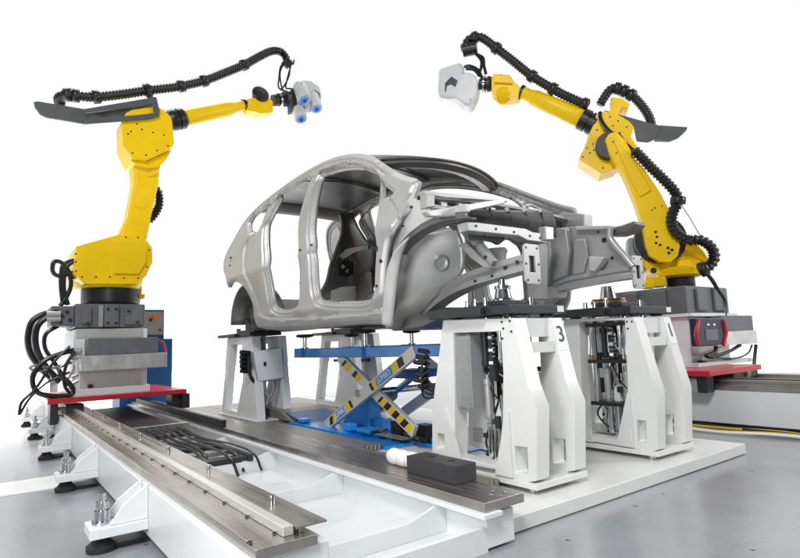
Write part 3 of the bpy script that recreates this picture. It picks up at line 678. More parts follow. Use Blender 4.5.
MB().lathe(B2.at(503, 95, -.03), (-.3, -.4, -.6), [(-.06, .07), (.02, .085), (.05, .08), (.06, .05)], 28).build('wrist_cover', 'yellow', r2, bevel=.006)
p0, p1 = seg2((492, 84), (476, 84.5), .02); ax = (p1 - p0).normalized()
MB().lathe(p0, ax, [(0, .07), (.025, .085), (.05, .085), (.052, .065), (.07, .065), (.072, .088), (.10, .088), (.102, .06), (.14, .06)], 28).build('tool_flange', 'dark', r2, ang=30)
MB().lathe(p0 + ax * .075, ax, [(0, .089), (.002, .092), (.02, .092), (.022, .089)], 28).build('flange_clamp', 'chrome', r2)
# white sensor head of the right robot: front body and rear body joined by a bridge, seen from behind
b = MB(); B2.prism(b, [(438.5, 68), (450, 64.5), (459, 61.5), (464, 66), (464, 90), (458, 97), (447, 98.5), (438.5, 97), (437, 88)], .00, .20)
sc2 = b.build('scanner', 'scan', r2, bevel=.035, seg=4)
b = MB(); B2.prism(b, [(459, 76), (467, 71), (475, 74), (478, 80), (476.5, 92), (471, 104), (465, 105.5), (456, 99), (453.5, 90)], -.12, .12)
b.build('scanner_head', 'scan', sc2, bevel=.03, seg=4)
b = MB(); B2.prism(b, [(445, 83), (451.5, 76.5), (458, 81), (456, 87.5), (451, 84.5), (447, 86), (445.8, 92), (444.8, 92)], -.003, .01); b.build('recess', 'pend', sc2)
text('emblem', 'f', .06, B2.at(470.5, 100.5, -.124), (.62, -.78, .25), (-.2, .25, 1), 'lblue', sc2)
MB().box(0, 0, 0, 0, 0, 0)
# tray and hoses
b = MB(); B2.prism(b, [(604, 110), (622, 115), (655, 124.5), (662, 126), (655, 139), (648, 142), (637, 141), (634, 127), (629, 120), (612, 113)], .02, .05); b.build('tray_bracket', 'tray', r2, bevel=.004)
b = MB(); B2.prism(b, [(657, 125), (687.5, 127), (687, 129.5), (679, 137), (670, 140.5), (655, 140)], .04, .10); b.build('hose_tray', 'tray', r2, bevel=.004)
h = [B2.at(x, y, -.0) for x, y in ((470, 54), (466.5, 47), (468, 40.5), (475, 37.5), (483, 38.5), (496.5, 48.5), (513.4, 61.5), (532, 76.3), (553, 89), (565, 95.5), (588.7, 106))]
MB().hose(h, .052, .034, .2, [h[i] for i in (1, 3, 5, 7, 8)] + [B2.at(585, 104)]).build('dress_hose', 'hose', r2, ang=70)
h = [B2.at(x, y, .12) for x, y in ((600, 105), (604, 98), (610, 90), (617, 88.5), (631, 95), (642, 106), (649, 117), (652, 127))]
MB().hose(h, .050, .034, .2, [h[3], h[4], B2.at(624, 91.5, .12)]).build('dress_hose', 'hose', r2, ang=70)
b = MB(); B2.prism(b, [(611, 97), (622, 98), (630, 103.5), (628, 109), (622, 107), (618, 115), (609, 113), (612, 104)], .0, .2); b.build('hose_bracket', 'yellow', r2, bevel=.008)
h = [B2.at(x, y, -.28) for x, y in ((634, 150), (641, 157), (651, 167.5), (663, 179), (674, 191), (678, 201), (673, 212), (671.5, 222), (676, 232.5), (688, 240), (701, 240.5), (711.5, 248), (714, 258), (709, 266), (699, 271))]
MB().hose(h, .054, .038, .28, [h[5], h[14]]).build('dress_hose', 'hose', r2, ang=70)
MB().tube(crom([B2.at(x, y, -.12) for x, y in ((600, 112), (601, 120), (608, 130), (619, 138), (630, 148), (637, 154))], 8), .02, 10).build('cable', 'hose', r2)
MB().tube(crom([B2.at(x, y, -.3) for x, y in ((682, 206), (690, 218), (698, 232), (702, 238))], 6), .005, 6).build('cable', 'grey', r2)
for pts in ([(474, 52), (481, 60), (481, 68), (478, 76)], [(476, 54), (483, 58), (484, 66), (486, 74)], [(464, 67), (470, 66), (478, 70), (482, 78)], [(466, 69), (474, 70), (480, 76)]):
    MB().tube(crom([B2.at(x, y, -.04) for x, y in pts], 6), .017, 8).build('cable', 'hose', r2)
MB().cyl(B2.at(463, 51), B2.at(477, 48), .07, seg=16).build('hose_clamp', 'black', r2)
# ================================================================= FIXTURE STANDS
GS = 'white fixture stands carrying the car body'
def rods(parent, xs, ys, zs, r):
    for x in xs:
        for y in ys:
            o = MB().cyl((x, y, zs[0]), (x, y, zs[-1]), r, seg=18).build('guide_rod', 'chrome', parent)
            for z in zs[1:]: MB().cyl((x, y, z - .065), (x, y, z - .02), r * 1.3, seg=18).build('bushing', 'copper', o)
def front_stand(wide=False):
    X0 = 2.935 if wide else 1.96; T = .09; G = .30 if wide else .27
    t = thing('fixture_stand', (X0 + .18, 2.2, .062), '', 'fixture stand', GS)
    P = lambda l: [atx(x, y, X0) for x, y in l]
    out = P([(443, 320), (512.8, 318), (528, 385), (536.5, 408), (536.5, 481), (526, 483), (500, 477.5), (497, 470), (470, 465), (432, 452), (432, 410)])
    hole = P([(453, 333), (500.5, 331.5), (503, 372), (502.5, 420), (497.5, 466), (455, 456), (454.5, 400)])
    win = P([(514.5, 446), (527, 447.5), (528, 474), (515, 472.5)])
    win2 = P([(437, 433), (446, 435), (445, 450), (437, 448)])
    if wide:
        out = P([(563.7, 319), (634, 317), (650, 371), (656.5, 392), (657.5, 450), (652, 452), (629, 447.5), (583, 440), (560, 436), (556, 400)])
        hole = P([(579, 322), (624.7, 320), (628, 400), (629, 441), (583.5, 435), (581, 380)])
        win = P([(637, 420), (645.5, 421), (646, 443), (637.5, 441.5)]); win2 = P([(566, 412), (576, 414), (576, 430), (566, 428)])
    for k in (0, G):
        b = MB().ring(out, [hole, win, win2], (T, 0, 0))
        if k: 
            for v in b.bm.verts: v.co.x += k
        b.build('side_frame', 'white_warm', t, bevel=.004)
    y0 = out[4].y - .004; y1 = max(p.y for p in out) + .01
    zb = .085
    MB().box(X0 - .004, X0 + G + T + .004, y0, y1, zb, zb + .028).build('base_plate', 'white_warm', t, bevel=.003)
    for x in (X0 + .04, X0 + G):
        for y in (y0 + .06, y1 - .06): MB().cyl((x, y, .063), (x, y, zb), .02, seg=14).build('foot', 'steel', t)
    zt = (out[0].z + out[1].z) / 2; ya = out[1].y; yb = out[0].y
    # cross ties between the frames
    MB().box(X0 + T + .0005, X0 + G - .0005, ya + .015, ya + .07, zt - .10, zt - .01).build('cross_tie', 'white_warm', t)
    MB().box(X0 + T + .0005, X0 + G - .0005, ya - .02, ya + .05, zt - .175, zt - .125).build('cross_tie', 'white_warm', t)
    MB().box(X0 + T + .0005, X0 + G - .0005, yb - .10, yb - .02, zt - .10, zt - .01).build('cross_tie', 'white_warm', t)
    # gusset
    gy = hole[-2].y if not wide else hole[4].y
    MB().prism([(X0 - .0125, gy + .06, .12), (X0 - .0125, gy - .07, .12), (X0 - .0125, gy + .045, .40), (X0 - .0125, gy + .06, .40)], (.012, 0, 0)).build('gusset', 'white_warm', t)
    for px, py in (((502, 319.5), (510, 318.5), (503.5, 326), (511.5, 329), (502.5, 336)) if not wide else ((627, 319), (632, 319), (628, 326))):
        q = atx(px, py + 2.5, X0); MB().cyl(q + Vector((.002, 0, 0)), q - Vector((.004, 0, 0)), .0055, seg=8).build('bolt', 'dark', t)
    for k in (-.012,):
        MB().prism([(X0 + k, out[4].y + .13, .12), (X0 + k, out[4].y + .24, .12), (X0 + k, out[4].y + .145, .42), (X0 + k, out[4].y + .13, .42)], (.0115, 0, 0)).build('gusset', 'white_warm', t)
    # black top plates, locator
    tp_ = MB(); tp_.box(X0 - .03, X0 + G + T + .04, ya - .0, ya + .24, zt + .012, zt + .055); tp_.box(X0 - .06, X0 + G - .02, ya + .15, yb + .05, zt + .014, zt + .06); tp_.box(X0 + .05, X0 + G + .03, ya + .1, ya + .3, zt + .061, zt + .085)
    tpo = tp_.build('top_plate', 'dark', t, bevel=.004)
    b = MB()
    for x, y in ((.0, .17), (.04, .34), (.14, .2), (.2, .3), (.25, .1), (.02, .26)): MB().cyl((X0 + x, ya + y, zt + .055), (X0 + x, ya + y, zt + .10), .012, seg=12).build('clamp_bolt', 'chrome', tpo)
    b = MB()
    for x in (.04, G + .05):
        for y in (ya + .06, yb - .06): b.cyl((X0 + x, y, zt), (X0 + x, y, zt + .0125), .035, seg=16)
    b.build('spacer', 'black', t)
    MB().box(X0 + G + .06, X0 + G + .11, ya - .0015, ya - .0002, zt + .02, zt + .05).build('tag', 'label', tpo)
    cx, cy = 2.13, atx(497, 300, 2.13).y
    t['cx'] = cx; 
    # mechanism
    yc_ = (hole[0].y + hole[1].y) / 2 - .03; xm = X0 + G / 2 + T / 2
    zz = [zt - .52, zt - .22, zt - .02]
    if wide: yc_ += .02; rods(t, (X0 + .06, X0 + .25), (yc_ - .115, yc_ + .115), (zt - .50, zt - .20, zt + .01), .023)
    else: rods(t, (X0 + .13, X0 + .25), (yc_ - .09, yc_ + .075), (zt - .62, zt - .20, zt + .01), .017)
    for z in (zt - .05, zt - .27, zt - (.52 if wide else .60)): MB().box(X0 + (.03 if wide else .10), X0 + .285, yc_ - (.145 if wide else .14), yc_ + (.145 if wide else .12), z, z + .022).build('guide_plate', 'black', t, bevel=.002)
    o = MB().lathe((xm, yc_, zt - .578), (0, 0, 1), [(0, .03), (.24, .03), (.242, .018), (.31, .018), (.312, .035), (.40, .035), (.402, .02), (.59, .02)], 18).build('spindle', 'steel', t)
    for dx, dy, h_, w_, m_ in ((.115, -.045, .20, .045, 'alu'), (.115, .02, .17, .04, 'label'), (.2, -.03, .22, .05, 'alu')):
        MB().box(X0 + dx, X0 + dx + .05, yc_ + dy - w_ / 2, yc_ + dy + w_ / 2, zt - .5775, zt - .5775 + h_).build('pneumatic_cylinder', m_, t, bevel=.004)
    for i in range(14):
        b = MB(); z = zt - .28 + .26 * rng.random(); y = yc_ + (rng.random() - .5) * .14; s_ = .008 + .018 * rng.random(); x = X0 + .10 + .15 * rng.random()
        b.box(x, x + s_, y, y + s_ * 1.2, z, z + s_ * (1 + rng.random())); b.build('sensor', 'steel' if i % 3 else 'alu', t)
    b = MB().box(X0 + .20, X0 + .215, yc_ - (.05 if wide else .12), yc_ + (.05 if wide else .10), zt - .50, zt - .06); b.build('back_plate', 'dark', t)
    for dy, z0, z1, r_, m_ in ((-.07, -.50, -.30, .020, 'alu'), (.055, -.50, -.28, .022, 'alu'), (-.05, -.22, -.03, .016, 'chrome'), (.06, -.24, -.04, .018, 'dark'), (.0, -.72, -.50, .024, 'chrome'), (-.045, -.66, -.50, .014, 'steel'), (.05, -.68, -.50, .016, 'chrome')):
        MB().lathe((X0 + .09, yc_ + dy, max(zt + z0, .115)), (0, 0, 1), [(0, r_), (.012, r_ * 1.15), (.03, r_ * 1.15), (.032, r_), (z1 - z0 - .05, r_), (z1 - z0 - .048, r_ * 1.15), (z1 - z0 - .02, r_ * 1.15), (z1 - z0 - .018, r_ * .5), (z1 - z0, r_ * .5)], 16).build('actuator', m_, t)
    for k in range(9): MB().box(X0 + .07, X0 + .10, yc_ - .012 + .004 * (k % 2), yc_ + .018, zt - .08 - .021 * k, zt - .066 - .021 * k).build('chain_link', ('dark', 'chrome', 'black')[k % 3], t)
    for k in range(18):
        a = rng.random(5); w_ = .010 + .022 * a[0]; x = X0 + .06 + .2 * a[1]; y = yc_ + (a[2] - .5) * (.24 if wide else .20); z = zt - .55 + .46 * a[3]; h_ = .04 + .14 * a[4]
        mm_ = ('dark', 'chrome', 'black', 'alu', 'dark')[k % 5]
        if k % 3: MB().cyl((x, y, z), (x, y, min(z + h_, zt - .03)), w_ * .6, seg=12).build('actuator', mm_, t)
        else: MB().box(x, x + w_, y, y + w_ * 1.3, z, min(z + h_ * .6, zt - .03)).build('valve_block', mm_, t, bevel=.002)
    for k in range(3):
        a = rng.random(8)
        MB().tube(crom([(X0 + .05 + .2 * a[0], yc_ + .2 * (a[1] - .5), zt - .15 - .1 * a[7]), (X0 + .04 + .1 * a[2], yc_ + .24 * (a[3] - .5), zt - .35), (X0 + .06 + .1 * a[4], yc_ + .2 * (a[5] - .5), zt - .5), (X0 + .1, yc_ + .15 * (a[6] - .5), .14)], 8), .0045, 6).build('cable', 'hose' if k % 4 else 'grey', t)
    b = MB().lathe((xm, yc_, .1135), (0, 0, 1), [(0, .05), (.02, .05), (.022, .03), (.12, .03), (.122, .022), (.17, .022)], 18).build('screw_jack', 'dark', t)
    for i in range(3):
        a = rng.random(6)
        MB().tube(crom([(X0 + .10 + .1 * a[0], yc_ + .1 * (a[1] - .5), zt - .40), (X0 + .08 + .1 * a[2], yc_ + .02 + .22 * (a[3] - .3), zt - .60 + .06 * (a[0] - .5)), (X0 + .10, yc_ + .05 + .16 * (a[4] - .5), zt - .68), (X0 + .15, yc_ + .1 * (a[5] - .5), zt - .52)], 8), .006, 6).build('cable', 'hose' if i % 3 else 'grey', t)
    return t, dict(X0=X0, T=T, G=G, ya=ya, yb=yb, zt=zt, out=out, yc=yc_)
s3, I3 = front_stand()
s1, I1 = front_stand(True)
s3['label'] = 'white fixture stand numbered 3 with louvred box, nearest to the viewer'
s1['label'] = 'white fixture stand numbered 1 beside the red carriage deck'
X0, T, G, ya, yb, zt, out, ycm = [I3[k] for k in ('X0', 'T', 'G', 'ya', 'yb', 'zt', 'out', 'yc')]
# louvred box in the opening of the nearest stand
b = MB(); a = atx(453.5, 335, X0 + .01).y; c = atx(469, 335, X0 + .01).y
z1_ = atx(461, 336, X0).z; z0_ = atx(461, 408, X0).z
b.box(X0 + .012, X0 + .14, c, a, z0_, z1_)
lb = b.build('louvred_box', 'grey', s3, bevel=.003)
b = MB(); z = z0_ + .012
while z < z1_ - .012: b.box(X0 + .008, X0 + .0118, c + .008, a - .03, z, z + .004); z += .0105
b.build('louvre', 'alu', lb)
# number labels on the sloped ends of the far side frames
def number(parent, out_, G_, s):
    A0 = out_[1] + Vector((G_, 0, 0)); B0 = out_[2] + Vector((G_, 0, 0))
    dn = (B0 - A0).normalized(); nrm = Vector((0, -1, 0)) - dn * Vector((0, -1, 0)).dot(dn); nrm.normalize()
    o = A0 + dn * .01 + nrm * .0005
    q = [o + Vector((.004, 0, 0)), o + Vector((T - .004, 0, 0)), o + Vector((T - .004, 0, 0)) + dn * .155, o + Vector((.004, 0, 0)) + dn * .155]
    lab = MB().prism(q, nrm * .002).build('number_label', 'label', parent)
    text('number', s, .115, o + Vector((T / 2, 0, 0)) + dn * .077 + nrm * .003, (1, 0, 0), -dn, 'ink', lab)
number(s3, out, I3['G'], '3'); number(s1, I1['out'], I1['G'], '1')
def cone_locator(parent, px, py, x, disc):
    p = atx(px, py, x); z0 = zt + .0855; h_ = max(.06, p.z - z0)
    pr = [(0, .055), (.012, .055), (.02, .045), (h_ * .55, .036), (h_ * .56, .042), (h_ * .7, .042), (h_ * .72, .022), (h_, .02)]
    if disc: pr = [(0, .05), (h_ * .1, .048), (h_ * .6, .036), (h_ * .62, .042), (h_ * .75, .042), (h_ * .77, .02), (h_, .018)]
    MB().lathe((x, p.y, z0 + (.035 if disc else 0)), (0, 0, 1), [(a_, r_) for a_, r_ in pr if a_ <= h_ - (.035 if disc else 0)], 24).build('locator', 'chrome', parent, ang=30)
    if disc:
        MB().lathe((x, p.y, z0), (0, 0, 1), [(0, .10), (.006, .105), (.02, .105), (.022, .10)], 32).build('locator_disc', 'copper', parent)
        MB().lathe((x, p.y, z0 + .0225), (0, 0, 1), [(0, .09), (.004, .10), (.01, .10), (.012, .06)], 32).build('locator_ring', 'chrome', parent)
cone_locator(s3, 502, 279, 2.14, False)
cone_locator(s1, 607, 285, 3.12, True)
# cable comb at the rear of the nearest stand
b = MB()
for i in range(7):
    p = atx(428, 352 + i * 6, X0 + .05); b.cyl(p, p + Vector((-.01, .07 + .02 * (i % 3), .01)), .014, seg=8)
for i in range(5):
    p = atx(430, 352 + i * 6, X0 + .04); b.tube(crom([p, p + Vector((-.02, .05, -.04)), p + Vector((-.0, .06, -.12)), p + Vector((.02, .0, -.2 + .02 * i))], 6), .006, 6)
b.build('cable_plug', 'black', s3)

def rear_stand(label):
    X0 = 1.97
    t = thing('fixture_stand', (X0 + .2, 5.2, .10), label, 'fixture stand', GS)
    P = lambda l: [atx(x, y, X0) for x, y in l]
    out = P([(227.5, 338), (252, 336.5), (257.5, 421), (240, 420), (236, 416), (221.5, 413)])
    hole = P([(230, 345), (242, 344.5), (242.5, 380), (237, 412), (224.5, 409)])
    # second leg plate further along and the mirrored far frame
    for k in (0, .26):
        b = MB().ring(out, [hole], (.08, 0, 0))
        for v in b.bm.verts: v.co.x += k
        b.build('side_frame', 'white', t, bevel=.004)
    y0 = out[2].y - .02; y1 = out[5].y + .02
    MB().box(X0 - .02, X0 + .36, y0, y1, .1005, out[2].z).build('base_plate', 'white', t, bevel=.003)
    zt = atx(240, 337, X0).z; ya = out[1].y; yb = out[0].y
    b = MB().box(X0 - .03, X0 + .28, ya - .03, yb - .1, zt + .002, zt + .035); b.box(X0 + .0, X0 + .40, ya - .05, ya + .4, zt + .0355, zt + .06); b.box(X0 - .06, X0 + .1, ya + .3, yb + .12, zt + .0015, zt + .03)
    tpo = b.build('top_plate', 'dark', t, bevel=.004)
    b = MB()
    for x, y in ((.02, .1), (.2, .08), (.06, .5), (.3, .2)): MB().cyl((X0 + x, ya + y, zt + .03), (X0 + x, ya + y, zt + .085), .02, seg=12).build('clamp_bolt', 'dark', tpo)
    MB().box(X0 + .13, X0 + .22, ya + .2, ya + .3, out[2].z + .001, zt).build('post', 'white', t)
    rods(t, (X0 + .12,), (ya + .12, ya + .45), (out[2].z + .02, zt - .2, zt), .02)
    MB().box(X0 + .09, X0 + .25, ya + .05, yb - .1, zt - .30, zt - .27).build('guide_plate', 'black', t)
    b = MB().lathe((X0 + .18, ya + .35, out[2].z), (0, 0, 1), [(0, .05), (.2, .05), (.201, .03), (.5, .03)], 16); b.build('spindle', 'steel', t)
    cyc = MB().lathe((X0 + .28, ya + .16, zt + .0605), (0, 0, 1), [(0, .05), (.03, .05), (.031, .03), (.05, .03)], 16).build('locator', 'steel', t)
    return t, X0, ya, yb, zt, out
s4, *_ = rear_stand('white fixture stand without a terminal box, behind the blue scissor lift')
s4.location.x += 1.08
s2, XX, ya2, yb2, zt2, out2 = rear_stand('white fixture stand with grey terminal box under the rear sill')
# terminal box
yb_ = ya2 - .06
def bx(px, py): return aty(px, py, yb_)
b = MB().prism([bx(252, 352), bx(281, 347.5), bx(284, 379), bx(257, 383)], (0, .12, 0)); tbx = b.build('terminal_box', 'grey', s2, bevel=.006)
b = MB().prism([bx(253.3, 351.6), bx(281, 347.6), bx(283.6, 377.5), bx(258, 381.5)], (0, -.012, 0), (0, -.0005, 0)); b.build('lid', 'white', tbx, bevel=.005)
zb2 = MB().prism([bx(263, 362), bx(265.5, 361.8), bx(265.8, 366), bx(263.3, 366.2)], (0, -.004, 0), (0, -.013, 0)).build('lock', 'ink', tbx)
b = MB()
for i in range(5): p = aty(249.5, 353 + i * 4.6, yb_ + .05); b.cyl(p, p + Vector((-.09, -.02, .01)), .022, seg=10)
b.build('cable_plug', 'black', s2)
for i, pts in enumerate(([(249, 356), (249, 372), (256, 384), (260, 392), (259, 408), (267, 420)], [(250, 362), (251, 378), (259, 386), (261, 396)], [(264, 381), (265, 392), (269, 398), (265, 406), (262, 412)], [(272, 380), (273, 390), (270, 397)], [(279, 379), (276, 392), (270, 402)], [(258, 384), (262, 394), (264, 388)])):
    MB().tube(crom([aty(x, y, yb_ + .02) for x, y in pts], 6), .014 if i < 2 else .008, 7).build('cable', 'hose' if i < 2 else 'grey', s2)

# ================================================================= SCISSOR LIFT
lf = thing('scissor_lift', (XC, 3.7, .07), 'blue scissor lift with striped silver arms under the car body', 'scissor lift')
XL, XF = 2.30, 2.98
b = MB().box(2.36, 3.05, 2.55, 4.7, .063, .085); b.box(2.12, 2.3595, 3.06, 4.7, .063, .0851)
b.box(2.15, 2.38, 3.7, 4.6, .0852, .105); b.box(2.40, 2.55, 2.9, 4.3, .0853, .11)
b.build('base_frame', 'blue', lf, bevel=.004)
b = MB()
P = [atz(318, 414, .10), atz(345, 407, .10), atz(352, 414, .10), atz(322, 419, .10)]
ra = atx(312, 416, 2.2)
b.prism([(2.16, 4.55, .105), (2.16, 4.85, .19), (2.16, 5.25, .19), (2.16, 5.5, .105)], (.5, 0, 0)); b.build('ramp_cover', 'tread', lf, bevel=.004)
b = MB(); b.prism([(2.20, 4.40, .1055), (2.20, 4.44, .1055), (2.20, 4.84, .18), (2.20, 4.84, .155)], (.42, 0, 0)); b.build('ramp_flap', 'cabblue', lf)
for px, py, x, w_, h_ in ((345, 424, 2.20, .10, .05), (362, 430, 2.22, .16, .03), (378, 424, 2.45, .12, .07), (300, 420, 2.18, .10, .03), (384, 440, 2.40, .20, .025)):
    p = atx(px, py, x); MB().box(x, x + w_ * .8, p.y - w_ * .5, p.y + w_ * .5, .1105, .1105 + h_).build('base_bracket', 'blue', lf, bevel=.008)
for k in range(3):
    q = [atz(px + 3 * k, py, .125) for px, py in ((372, 432), (390, 426), (404, 433), (420, 440))]; MB().tube(crom(q, 6), .010, 8).build('hydraulic_line', 'hose', lf)
for k, (px, py, l_) in enumerate(((388, 437, .35), (366, 431, .28))):
    p = atz(px, py, .115); MB().box(p.x, p.x + .09, p.y - l_ / 2, p.y + l_ / 2, .1106, .118).build('cover_plate', 'tread', lf, bevel=.002)
zt3 = atx(370, 346.5, XL).z; zl = atx(370, 357, XL).z
yA = atx(299, 350, XL).y; yB = atx(446, 347, XL).y
for x in (XL - .05, XF - .05):
    MB().box(x, x + .11, yB, yA, zl, zt3).build('lift_rail', 'blue', lf, bevel=.006)
b = MB()
for y in (yB + .25, (yA + yB) / 2, yA - .2): b.box(XL + .0605, XF - .0505, y, y + .08, zl + .01, zt3 - .01)
b.build('cross_beam', 'blue', lf, bevel=.004)
def bar(mb, a, c, w, x, th):
    a = Vector(a); c = Vector(c); d = (c - a).normalized(); n = Vector((1, 0, 0)).cross(d) * (w / 2)
    mb.prism([a + n, c + n, c - n, a - n], (th, 0, 0)); return d
def arm(px0, px1, x, w, marks):
    a = atx(*px0, x); c = atx(*px1, x); b = MB(); d = bar(b, a, c, w, x, .035)
    o = b.build('scissor_arm', 'silverarm', lf, bevel=.003)
    L = (c - a).length; n = Vector((1, 0, 0)).cross(d)
    for k, (f0, f1, m_, sk) in enumerate(marks):
        p = a + d * (L * f0); q = a + d * (L * f1); hw = w * .36
        pts = [p + n * hw + d * sk * w, q + n * hw + d * sk * w, q - n * hw, p - n * hw]
        MB().prism(pts, (-.0016 - .0004 * (k % 2), 0, 0), (-.0006, 0, 0)).build('label', m_, o)
    return o, a, d, n, L
W = .085
Y_ = lambda f0, st_: [(f0, f0 + .035, 'ink', .4), (f0 + .0352, f0 + .09, 'lyel', .4)]
o, a, d, n, L = arm((325, 426), (414, 351), XL - .055, W, [(.08, .12, 'ink', -.3), (.121, .15, 'lyel', -.3), (.151, .27, 'lblue', 0), (.271, .32, 'lyel', .2), (.321, .345, 'ink', .2), (.56, .585, 'ink', .2), (.586, .63, 'lyel', .2), (.631, .79, 'lblue', 0), (.791, .85, 'lyel', 0), (.851, .9, 'ink', 0)])
for f in (.21, .71): text('lettering', 'JUMBO', .055, a + d * (L * f) + Vector((-.003, 0, 0)) - n * .0, -Vector((0, -1, 0)) if False else d, -n if n.z < 0 else n, 'label', o, .0008)
arm((338, 357), (413, 432), XL - .01, W, [(.10, .13, 'ink', -.4), (.131, .2, 'lyel', -.4), (.26, .30, 'ink', -.4), (.301, .36, 'lyel', -.4)] + [(.62 + i * .05, .62 + i * .05 + .0245, 'ink' if i % 2 == 0 else 'lyel', -.4) for i in range(8)] + [(.645 + i * .05, .669 + i * .05, 'lyel' if i % 2 == 0 else 'ink', -.4) for i in range(7)])
for (p, q, xx) in (((325, 426), (414, 351), XF), ((338, 357), (413, 432), XF + .045)):
    a = atx(*p, XL - .05); c = atx(*q, XL - .05); sh = Vector((xx - XL + .05, 0, 0)); b = MB(); bar(b, a + sh, c + sh, W, xx, .035); b.build('scissor_arm', 'silverarm', lf, bevel=.003)
m0 = (atx(325, 426, XL) + atx(414, 351, XL)) / 2
MB().cyl((XL - .07, m0.y, m0.z), (XF + .1, m0.y, m0.z), .025, seg=16).build('pivot_shaft', 'steel', lf)
b = MB(); pA_ = Vector((2.6, atx(352, 425, 2.5).y, .12)); pB_ = Vector((2.6, m0.y - .25, m0.z + .12)); b.cyl(pA_, pA_ + (pB_ - pA_) * .6, .05, seg=18); b.build('hydraulic_cylinder', 'grey', lf, bevel=.003)
MB().cyl(pA_ + (pB_ - pA_) * .58, pB_, .025, seg=16).build('piston_rod', 'chrome', lf)
b = MB(); b.box(2.45, 2.75, m0.y - .35, m0.y - .02, m0.z + .10, m0.z + .16); b.build('cylinder_bracket', 'cabblue', lf, bevel=.01)
b = MB(); p = atx(352, 424, 2.42); b.prism([(2.42, p.y - .25, .11), (2.42, p.y + .16, .11), (2.42, p.y - .18, .42), (2.42, p.y - .25, .42)], (.12, 0, 0)); b.build('lever', 'blue', lf, bevel=.01)
for px in (396, 421):
    p = atx(px, 428, 2.36); MB().box(2.362, 2.45, p.y - .05, p.y + .07, .0855, .20).build('end_stop', 'black', lf, bevel=.004)
for px, x in ((305, XL), (365, XL), (412, XF), (352, XF)):
    y_ = atx(px, 345, x).y; zp = .862
    s_ = MB().lathe((x, y_, zt3), (0, 0, 1), [(0, .035), (.012, .035), (.013, .018), (zp - zt3 - .03, .018)], 16).build('pad_screw', 'chrome', lf)
    MB().lathe((x, y_, zp - .03), (0, 0, 1), [(0, .03), (.008, .075), (.026, .078), (.03, .07)], 24).build('lift_pad', 'rubber', s_)
    MB().box(x - .075, x - .0505, y_ - .06, y_ + .06, zl + .005, zt3 + .004).build('pad_bracket', 'lblue' if x == XL else 'blue', lf, bevel=.004)
# ================================================================= CAR BODY
car = thing('car_body', (XC, 3.5, .93), 'bare grey steel car body shell resting on the white stands', 'car body')
def xs(y, z):
    x = 1.745
    if z > 1.4: x += .30 * (min(z, 2.3) - 1.4) / .65
    if z < 1.02: x += .05 * ((1.02 - z) / .12)
    if y > 4.1: x += .03 * ((min(y, 5.7) - 4.1) / 1.0) ** 2
    if y < 2.6: x += .06 * ((2.6 - y) / .4)
    return x
def near(px, py):
    x = 1.8
    for _ in range(40):
        p = atx(px, py, x); x = .5 * x + .5 * xs(p.y, p.z)
    return atx(px, py, x)
def n2(pts): return [Vector((near(*p).y, near(*p).z, 0)) for p in pts]
OUT = [(383, 323), (360, 324.5), (333, 326.5), (305, 329.5), (278, 330.5), (262, 328.5), (255.5, 325), (252.4, 308.8), (246.5, 293), (240.6, 285), (234.7, 281.6), (230, 283.5), (227.2, 287.5), (224.9, 279.3), (222.2, 268.4), (223.9, 257.6), (229.8, 245.8), (233.8, 238.5), (240, 227.8), (247.2, 217), (258, 205.4), (274.1, 192), (295.6, 176.7), (315.3, 165), (330.8, 158), (343.3, 154.7), (354, 153.3), (365, 154.2), (373.8, 157.2), (382.8, 163.3), (395.3, 171.4), (406, 175.9), (416, 178.8), (415, 184), (411.4, 192), (409.5, 200), (409, 208), (396, 219), (389, 231), (385, 240), (381.5, 262), (379.5, 289), (380.5, 305)]
FD = [(318.5, 175), (331, 169.5), (345, 167.2), (357.7, 168), (368.4, 171.6), (373.8, 176.5), (373.4, 188), (372.3, 200), (370.5, 215), (369.3, 242), (368.3, 269.4), (367.6, 288), (364, 298.5), (354, 301.8), (339.7, 302.2), (325, 302), (315, 299.6), (311.4, 293), (309.6, 279.3), (307.8, 250), (307.6, 230), (308.3, 218.8), (310.3, 202.7), (314.5, 184)]
RD = [(279.5, 194.2), (292, 186), (305.5, 179.2), (303, 188), (297.4, 206.3), (293.8, 218.8), (292.3, 232), (292.6, 260), (294, 290), (292.8, 302), (288, 308), (279, 309.5), (271, 307.5), (267.4, 300), (264.6, 282), (262.9, 260), (262.4, 242), (262.6, 230), (264, 222), (269, 211.5), (274.5, 201)]
QW = [(268.8, 201.5), (263.4, 206.3), (256, 212.3), (250.8, 217.5), (248.3, 224), (249.6, 230.6), (254, 231.3), (257.2, 226), (260.5, 217), (264.5, 209)]
TR = [(377.6, 181), (384, 186), (391.8, 192.8), (385, 195.8), (377.5, 197.5), (377.3, 189)]
SHUT = [(248.5, 235), (243, 248), (241, 262), (246, 281), (255, 303), (263, 318), (300, 320), (380, 313), (388, 290), (387, 240), (398, 214), (384, 186), (374, 168), (356, 160.5), (335, 164), (312, 174), (290, 187), (272, 200), (258, 218)]
def smoothloop(pts, step, n=6):
    P = crom(n2(pts), n, closed=True); P.append(P[0].copy()); R_ = resample(P, step)
    if (R_[-1] - R_[0]).length < step * .5: R_.pop()
    return np.array([(p.x, p.y) for p in R_])
def pin(P, poly):
    x, y = P[:, 0], P[:, 1]; c = np.zeros(len(P), bool); j = len(poly) - 1
    for i in range(len(poly)):
        xi, yi = poly[i]; xj, yj = poly[j]
        if yi != yj:
            c ^= ((yi > y) != (yj > y)) & (x < (xj - xi) * (y - yi) / (yj - yi) + xi)
        j = i
    return c
